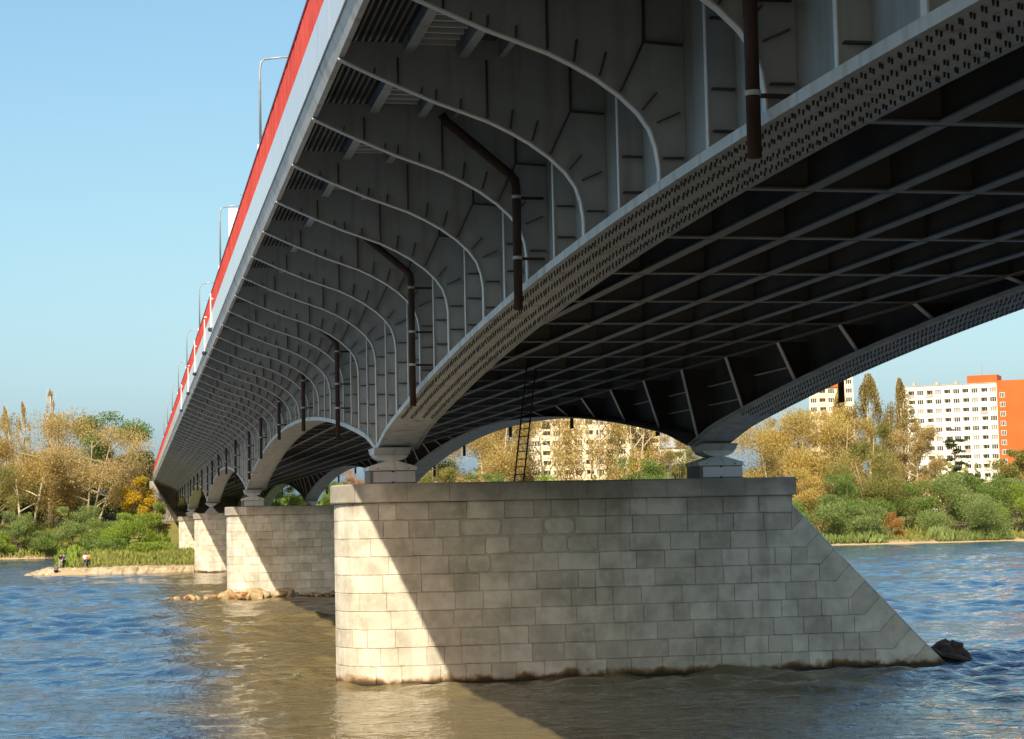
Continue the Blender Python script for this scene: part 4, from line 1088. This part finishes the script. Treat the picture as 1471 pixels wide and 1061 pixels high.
# ------------------------------------------------------------------ flats
def window_mesh(w_, h_, frame):
    m_ = MB(); f = .09
    m_.box(-w_ / 2, w_ / 2, .16, .22, 0, f); m_.box(-w_ / 2, w_ / 2, .16, .22, h_ - f, h_)
    for x in (-w_ / 2, -w_ / 6 - .05, w_ / 6 - .05, w_ / 2 - .1): m_.box(x, x + .1, .158, .222, f, h_ - f)
    p = MB(); p.box(-w_ / 2 + .02, w_ / 2 - .02, .19, .2, .02, h_ - .02)
    return m_.mesh('window', M[frame]), p.mesh('pane', M['glass'])
def flats(label, X, Y, z0, rz, W_, D_, floors, bays, fh, wall, seed, penthouse=None):
    rn = random.Random(seed)
    t = thing('apartment_building', label, 'building', (X, Y, z0), 'apartment blocks behind the right bank', rz)
    m_ = MB(); bw = W_ / bays; H = floors * fh + .9
    ww, wh, sill = bw * .74, 1.5, .95
    wm, pm = window_mesh(ww, wh, 'white')
    pm2 = pm.copy(); pm2.materials.clear(); pm2.materials.append(M['curtain'])
    lw = bw * .70
    lb = MB(); lb.box(-lw / 2, lw / 2, 1.2, 1.24, -.6, wh + .1, 0); lb.box(-lw / 2 + .15, -lw / 2 + 1.0, 1.17, 1.199, -.6, wh - .15, 1); lb.box(-lw / 2 + 1.2, lw / 2 - .15, 1.17, 1.199, .15, wh - .15, 1)
    lbm = lb.mesh('balcony', [M[wall], M['glass']])
    pr = MB(); pr.box(-lw / 2 - .12, lw / 2 + .12, -.16, -.02, -.62, .28); prm = pr.mesh('parapet', M[wall])
    prv = [prm]
    for q in ('clamp', 'concrete', 'rust'): e = prm.copy(); e.materials.clear(); e.materials.append(M[q]); prv.append(e)
    def reveal(x0, x1, za, zb, dep):
        m_.face([(x0, 0, za), (x0, dep, za), (x0, dep, zb), (x0, 0, zb)]); m_.face([(x1, dep, za), (x1, 0, za), (x1, 0, zb), (x1, dep, zb)])
        m_.face([(x0, 0, zb), (x0, dep, zb), (x1, dep, zb), (x1, 0, zb)]); m_.face([(x0, dep, za), (x0, 0, za), (x1, 0, za), (x1, dep, za)])
    for f in range(floors):
        zb = f * fh; za = zb + sill; zt = za + wh
        m_.face([(0, 0, zb), (W_, 0, zb), (W_, 0, za), (0, 0, za)]); m_.face([(0, 0, zt), (W_, 0, zt), (W_, 0, zb + fh), (0, 0, zb + fh)])
        for b in range(bays):
            cx = (b + .5) * bw; bal = (b % 2 == 1)
            hw = lw / 2 if bal else ww / 2
            if bal and (f + b) % 3 == 0: cx += bw * .06
            m_.face([(b * bw, 0, za), (cx - hw, 0, za), (cx - hw, 0, zt), (b * bw, 0, zt)]); m_.face([(cx + hw, 0, za), ((b + 1) * bw, 0, za), ((b + 1) * bw, 0, zt), (cx + hw, 0, zt)])
            if bal:
                reveal(cx - hw, cx + hw, za, zt, 1.2)
                o = link('balcony', lbm, t, (cx, 0, za)); link('parapet', prv[rn.choice([0] * 9 + [1, 2, 3])], o)
            else:
                reveal(cx - hw, cx + hw, za, zt, .16)
                o = link('window', wm, t, (cx, 0, za)); link('pane', pm if rn.random() < .62 else pm2, o)
    m_.face([(0, 0, floors * fh), (W_, 0, floors * fh), (W_, 0, H), (0, 0, H)])
    m_.face([(W_, 0, 0), (W_, D_, 0), (W_, D_, H), (W_, 0, H)]); m_.face([(0, D_, 0), (0, 0, 0), (0, 0, H), (0, D_, H)]); m_.face([(W_, D_, 0), (0, D_, 0), (0, D_, H), (W_, D_, H)])
    m_.build('wall', M[wall], t, off=(0, 0, 0))
    m_ = MB(); m_.box(-.15, W_ + .15, -.15, D_ + .15, H + .002, H + .25); m_.build('roof', M['concrete'], t, off=(0, 0, 0))
    for q in range(4):
        m_ = MB(); x = W_ * (.15 + .2 * q) + rn.uniform(-.5, .5); m_.box(x, x + rn.uniform(.8, 1.8), 3, 4.2, H + .252, H + rn.uniform(1.0, 1.7)); m_.build('roof_vent', M['concrete'], t, off=(0, 0, 0))
    return t, H
t, H = flats('white block of flats with dark windows and an orange wing', 229.8, 531, 5.2, -.62, 30.0, 13, 13, 11, 2.85, 'facade_white', 3)
m_ = MB(); m_.box(21, 29.9, .6, 9, H + .252, H + 2.6); m_.tube([(25, 4, H + 2.6), (25, 4, H + 6)], .06, 5); m_.build('roof_house', M['orange'], t, off=(0, 0, 0))
m_ = MB(); m_.box(30.02, 52, -1.4, 12, 0, H + .6); m_.build('orange_wing', M['orange'], t, off=(0, 0, 0))
wm, pm = window_mesh(1.5, 1.5, 'white')
for f in range(3, 12):
    o = link('window', wm, t, (31.6, -1.6, f * 2.85 + 2.1)); link('pane', pm, o)
flats('long cream block of flats behind bare golden trees, under the arch', 108.5, 505, 5.2, -.28, 36.0, 12, 11, 12, 2.75, 'facade_cream', 5)
t, H = flats('cream block of flats with an orange top panel, behind golden trees', 212.0, 560, 5.2, -.36, 14.0, 12, 15, 5, 2.85, 'facade_cream', 7)
m_ = MB(); m_.box(2.2, 9.5, -.5, -.18, H - 3.6, H - 1.2); m_.build('roof_panel', M['orange'], t, off=(0, 0, 0))
t = thing('small_house', 'small pale house with a grey sloping roof, left of far bearing', 'house', (152, 520, 5.2), None, -.3)
m_ = MB(); m_.box(-6, 6, 0, 9, 0, 20); m_.build('wall', M['facade_white'], t, off=(0, 0, 0))
m_ = MB(); m_.prism([(-6.6, 20), (6.6, 20), (0, 25)], -.6, 9.6); m_.build('roof', M['lightpaint'], t, off=(0, 0, 0))
for x in (-4, -1, 2):
    for z in (3, 8, 13): m_ = MB(); m_.box(x, x + 2, -.06, -.002, z, z + 1.8); m_.build('window', M['glass'], t, off=(0, 0, 0))
t = thing('small_house', 'white house just right of the near bearing, under the arch', 'house', (72.5, 448, 5.2), None, -.2)
m_ = MB(); m_.box(-3.2, 3.2, 0, 8, 0, 11); m_.build('wall', M['facade_white'], t, off=(0, 0, 0))
m_ = MB(); m_.prism([(-3.7, 11), (3.7, 11), (0, 13.6)], -.5, 8.5); m_.build('roof', M['concrete'], t, off=(0, 0, 0))
for z in (2.5, 6.5):
    for x in (-2, .8): m_ = MB(); m_.box(x, x + 1.7, -.06, -.002, z, z + 1.6); m_.build('window', M['glass'], t, off=(0, 0, 0))

# ------------------------------------------------------------------ parked car
cz = float(terrain_z(-4.3, 373))
t = thing('parked_car', 'dark parked car half hidden by bushes on the left embankment', 'car', (-4.3, 373, cz), None, .35)
m_ = MB()
prof = [(-2.1, .35), (-2.15, .75), (-2.0, .92), (-1.1, 1.0), (-.55, 1.42), (.9, 1.45), (1.6, 1.02), (2.05, .95), (2.15, .6), (2.1, .3)]
m_.prism(prof[::-1], -.85, .85); m_.build('body', M['carpaint'], t, off=(0, 0, 0))
m_ = MB()
m_.prism([(-.95, 1.02), (-.5, 1.36), (.1, 1.38), (.1, 1.02)][::-1], -.875, -.851); m_.prism([(.2, 1.02), (.2, 1.38), (.85, 1.38), (1.35, 1.02)][::-1], -.875, -.851); m_.build('side_window', M['glass'], t, off=(0, 0, 0))
for x in (-1.35, 1.35):
    for y in (-.8, .8):
        m_ = MB(); m_.tube([(x, y - .12, .32), (x, y + .12, .32)], .32, 14); wh = m_.build('wheel', M['black'], t, off=(0, 0, 0))
        m_ = MB(); m_.tube([(x, y - .13, .32), (x, y + .13, .32)], .18, 10); m_.build('rim', M['clamp'], wh, off=(0, 0, 0))
for y in (-.6, .6):
    m_ = MB(); m_.box(-2.19, -2.12, y - .16, y + .16, .68, .84); m_.build('headlight', M['white'], t, off=(0, 0, 0))

# ------------------------------------------------------------------ people on the groyne
skin = mat('skin', (.45, .26, .18), (.5, .3, .21), .6, 3)
hairm = mat('dark_hair', (.03, .02, .015), (.06, .04, .03), .7, 8)
def cloth(n, c): return mat(n, c, tuple(min(1, q * 1.3) for q in c), .9, 6)
def skin_obj(name, verts, edges, radii, m, parent):
    me = bpy.data.meshes.new(name); me.from_pydata(verts, edges, []); me.materials.append(m)
    o = link(name, me, parent)
    md = o.modifiers.new('skin', 'SKIN'); md.use_smooth_shade = True
    for i, r in enumerate(radii): me.skin_vertices[0].data[i].radius = (r, r)
    me.skin_vertices[0].data[0].use_root = True
    sb = o.modifiers.new('sub', 'SUBSURF'); sb.levels = 1; sb.render_levels = 1
    return o
def person(label, loc, rz, top, legs, pose, group):
    t = thing('person', label, 'person', loc, group, rz)
    if pose == 'crouch':
        J = dict(pel=(0, 0, .32), ch=(.0, -.16, .62), nk=(0, -.22, .80), hd=(0, -.25, .93), ht=(0, -.25, 1.03),
                 sl=(.17, -.18, .74), el=(.24, -.36, .52), hl=(.1, -.5, .42), sr=(-.17, -.18, .74), er=(-.24, -.38, .5), hr=(-.1, -.52, .4),
                 pl=(.1, 0, .30), kl=(.17, -.36, .48), al=(.13, -.16, .07), tl=(.13, -.36, .03), pr=(-.1, 0, .30), kr=(-.17, -.36, .46), ar=(-.13, -.16, .07), tr=(-.13, -.36, .03))
    else:
        a = pose
        J = dict(pel=(0, 0, .92), ch=(0, .0, 1.28), nk=(0, -.01, 1.46), hd=(0, -.03, 1.58), ht=(0, -.02, 1.69),
                 sl=(.18, 0, 1.40), el=(.25, .03 - a * .05, 1.12), hl=(.22, -.08 - a * .2, .92 + a * .2), sr=(-.18, 0, 1.40), er=(-.25, .04, 1.12), hr=(-.23, -.06, .90),
                 pl=(.09, 0, .86), kl=(.11, -.03, .48), al=(.12, .01, .07), tl=(.13, -.14, .03), pr=(-.09, 0, .86), kr=(-.11, -.02 - a * .05, .48), ar=(-.13, .03, .07), tr=(-.14, -.12, .03))
    R = dict(pel=.13, ch=.15, nk=.055, hd=.095, ht=.08, sl=.065, el=.042, hl=.032, sr=.065, er=.042, hr=.032, pl=.085, kl=.058, al=.038, tl=.035, pr=.085, kr=.058, ar=.038, tr=.035)
    E = [('pel', 'ch'), ('ch', 'nk'), ('nk', 'hd'), ('hd', 'ht'), ('ch', 'sl'), ('sl', 'el'), ('el', 'hl'), ('ch', 'sr'), ('sr', 'er'), ('er', 'hr'), ('pel', 'pl'), ('pl', 'kl'), ('kl', 'al'), ('al', 'tl'), ('pel', 'pr'), ('pr', 'kr'), ('kr', 'ar'), ('ar', 'tr')]
    def sub(name, ks, g, m, parent):
        idx = {k: i for i, k in enumerate(ks)}
        return skin_obj(name, [J[k] for k in ks], [(idx[a], idx[b]) for a, b in E if a in idx and b in idx], [R[k] + g for k in ks], m, parent)
    sub('body', list(J), 0, skin, t)
    sub('shirt', ['pel', 'ch', 'sl', 'el', 'sr', 'er'], .025, top, t)
    sub('trousers', ['pel', 'pl', 'kl', 'al', 'pr', 'kr', 'ar'], .022, legs, t)
    m_ = MB(); h = J['ht']
    m_.lathe([(.10, -.10), (.118, -.03), (.11, .05), (.06, .1), (.01, .115)], (h[0], h[1] + .025, h[2] - .02), 10)
    m_.build('hair', hairm, t, True, off=(0, 0, 0))
blk = cloth('black_cloth', (.015, .016, .02)); den = cloth('dark_denim', (.03, .04, .07)); wht = cloth('white_cloth', (.6, .6, .58)); org = cloth('orange_cloth', (.62, .22, .04)); nav = cloth('blue_cloth', (.03, .06, .16)); gry = cloth('grey_cloth', (.25, .26, .28))
gp = 'people on the stone groyne'
person('person in black jacket and pale trousers standing at the groyne tip', (-8.75, 230.6, .78), .4, blk, gry, .6, gp)
person('person in dark clothes standing beside the one in pale trousers', (-8.35, 231.2, .78), -.6, nav, blk, .2, gp)
person('person in white shirt and dark trousers standing on the groyne', (-5.85, 229.6, .78), .3, wht, den, .3, gp)
person('person in orange top standing behind the one in white', (-5.45, 230.2, .78), -.4, org, den, .7, gp)
person('person in blue crouching at the water beside the groyne tip', (-9.2, 227.4, .2), .5, nav, blk, 'crouch', gp)
person('person in grey standing among the grass behind the groyne', (-8.0, 262, float(terrain_z(-8.0, 262))), .2, gry, blk, .3, gp)
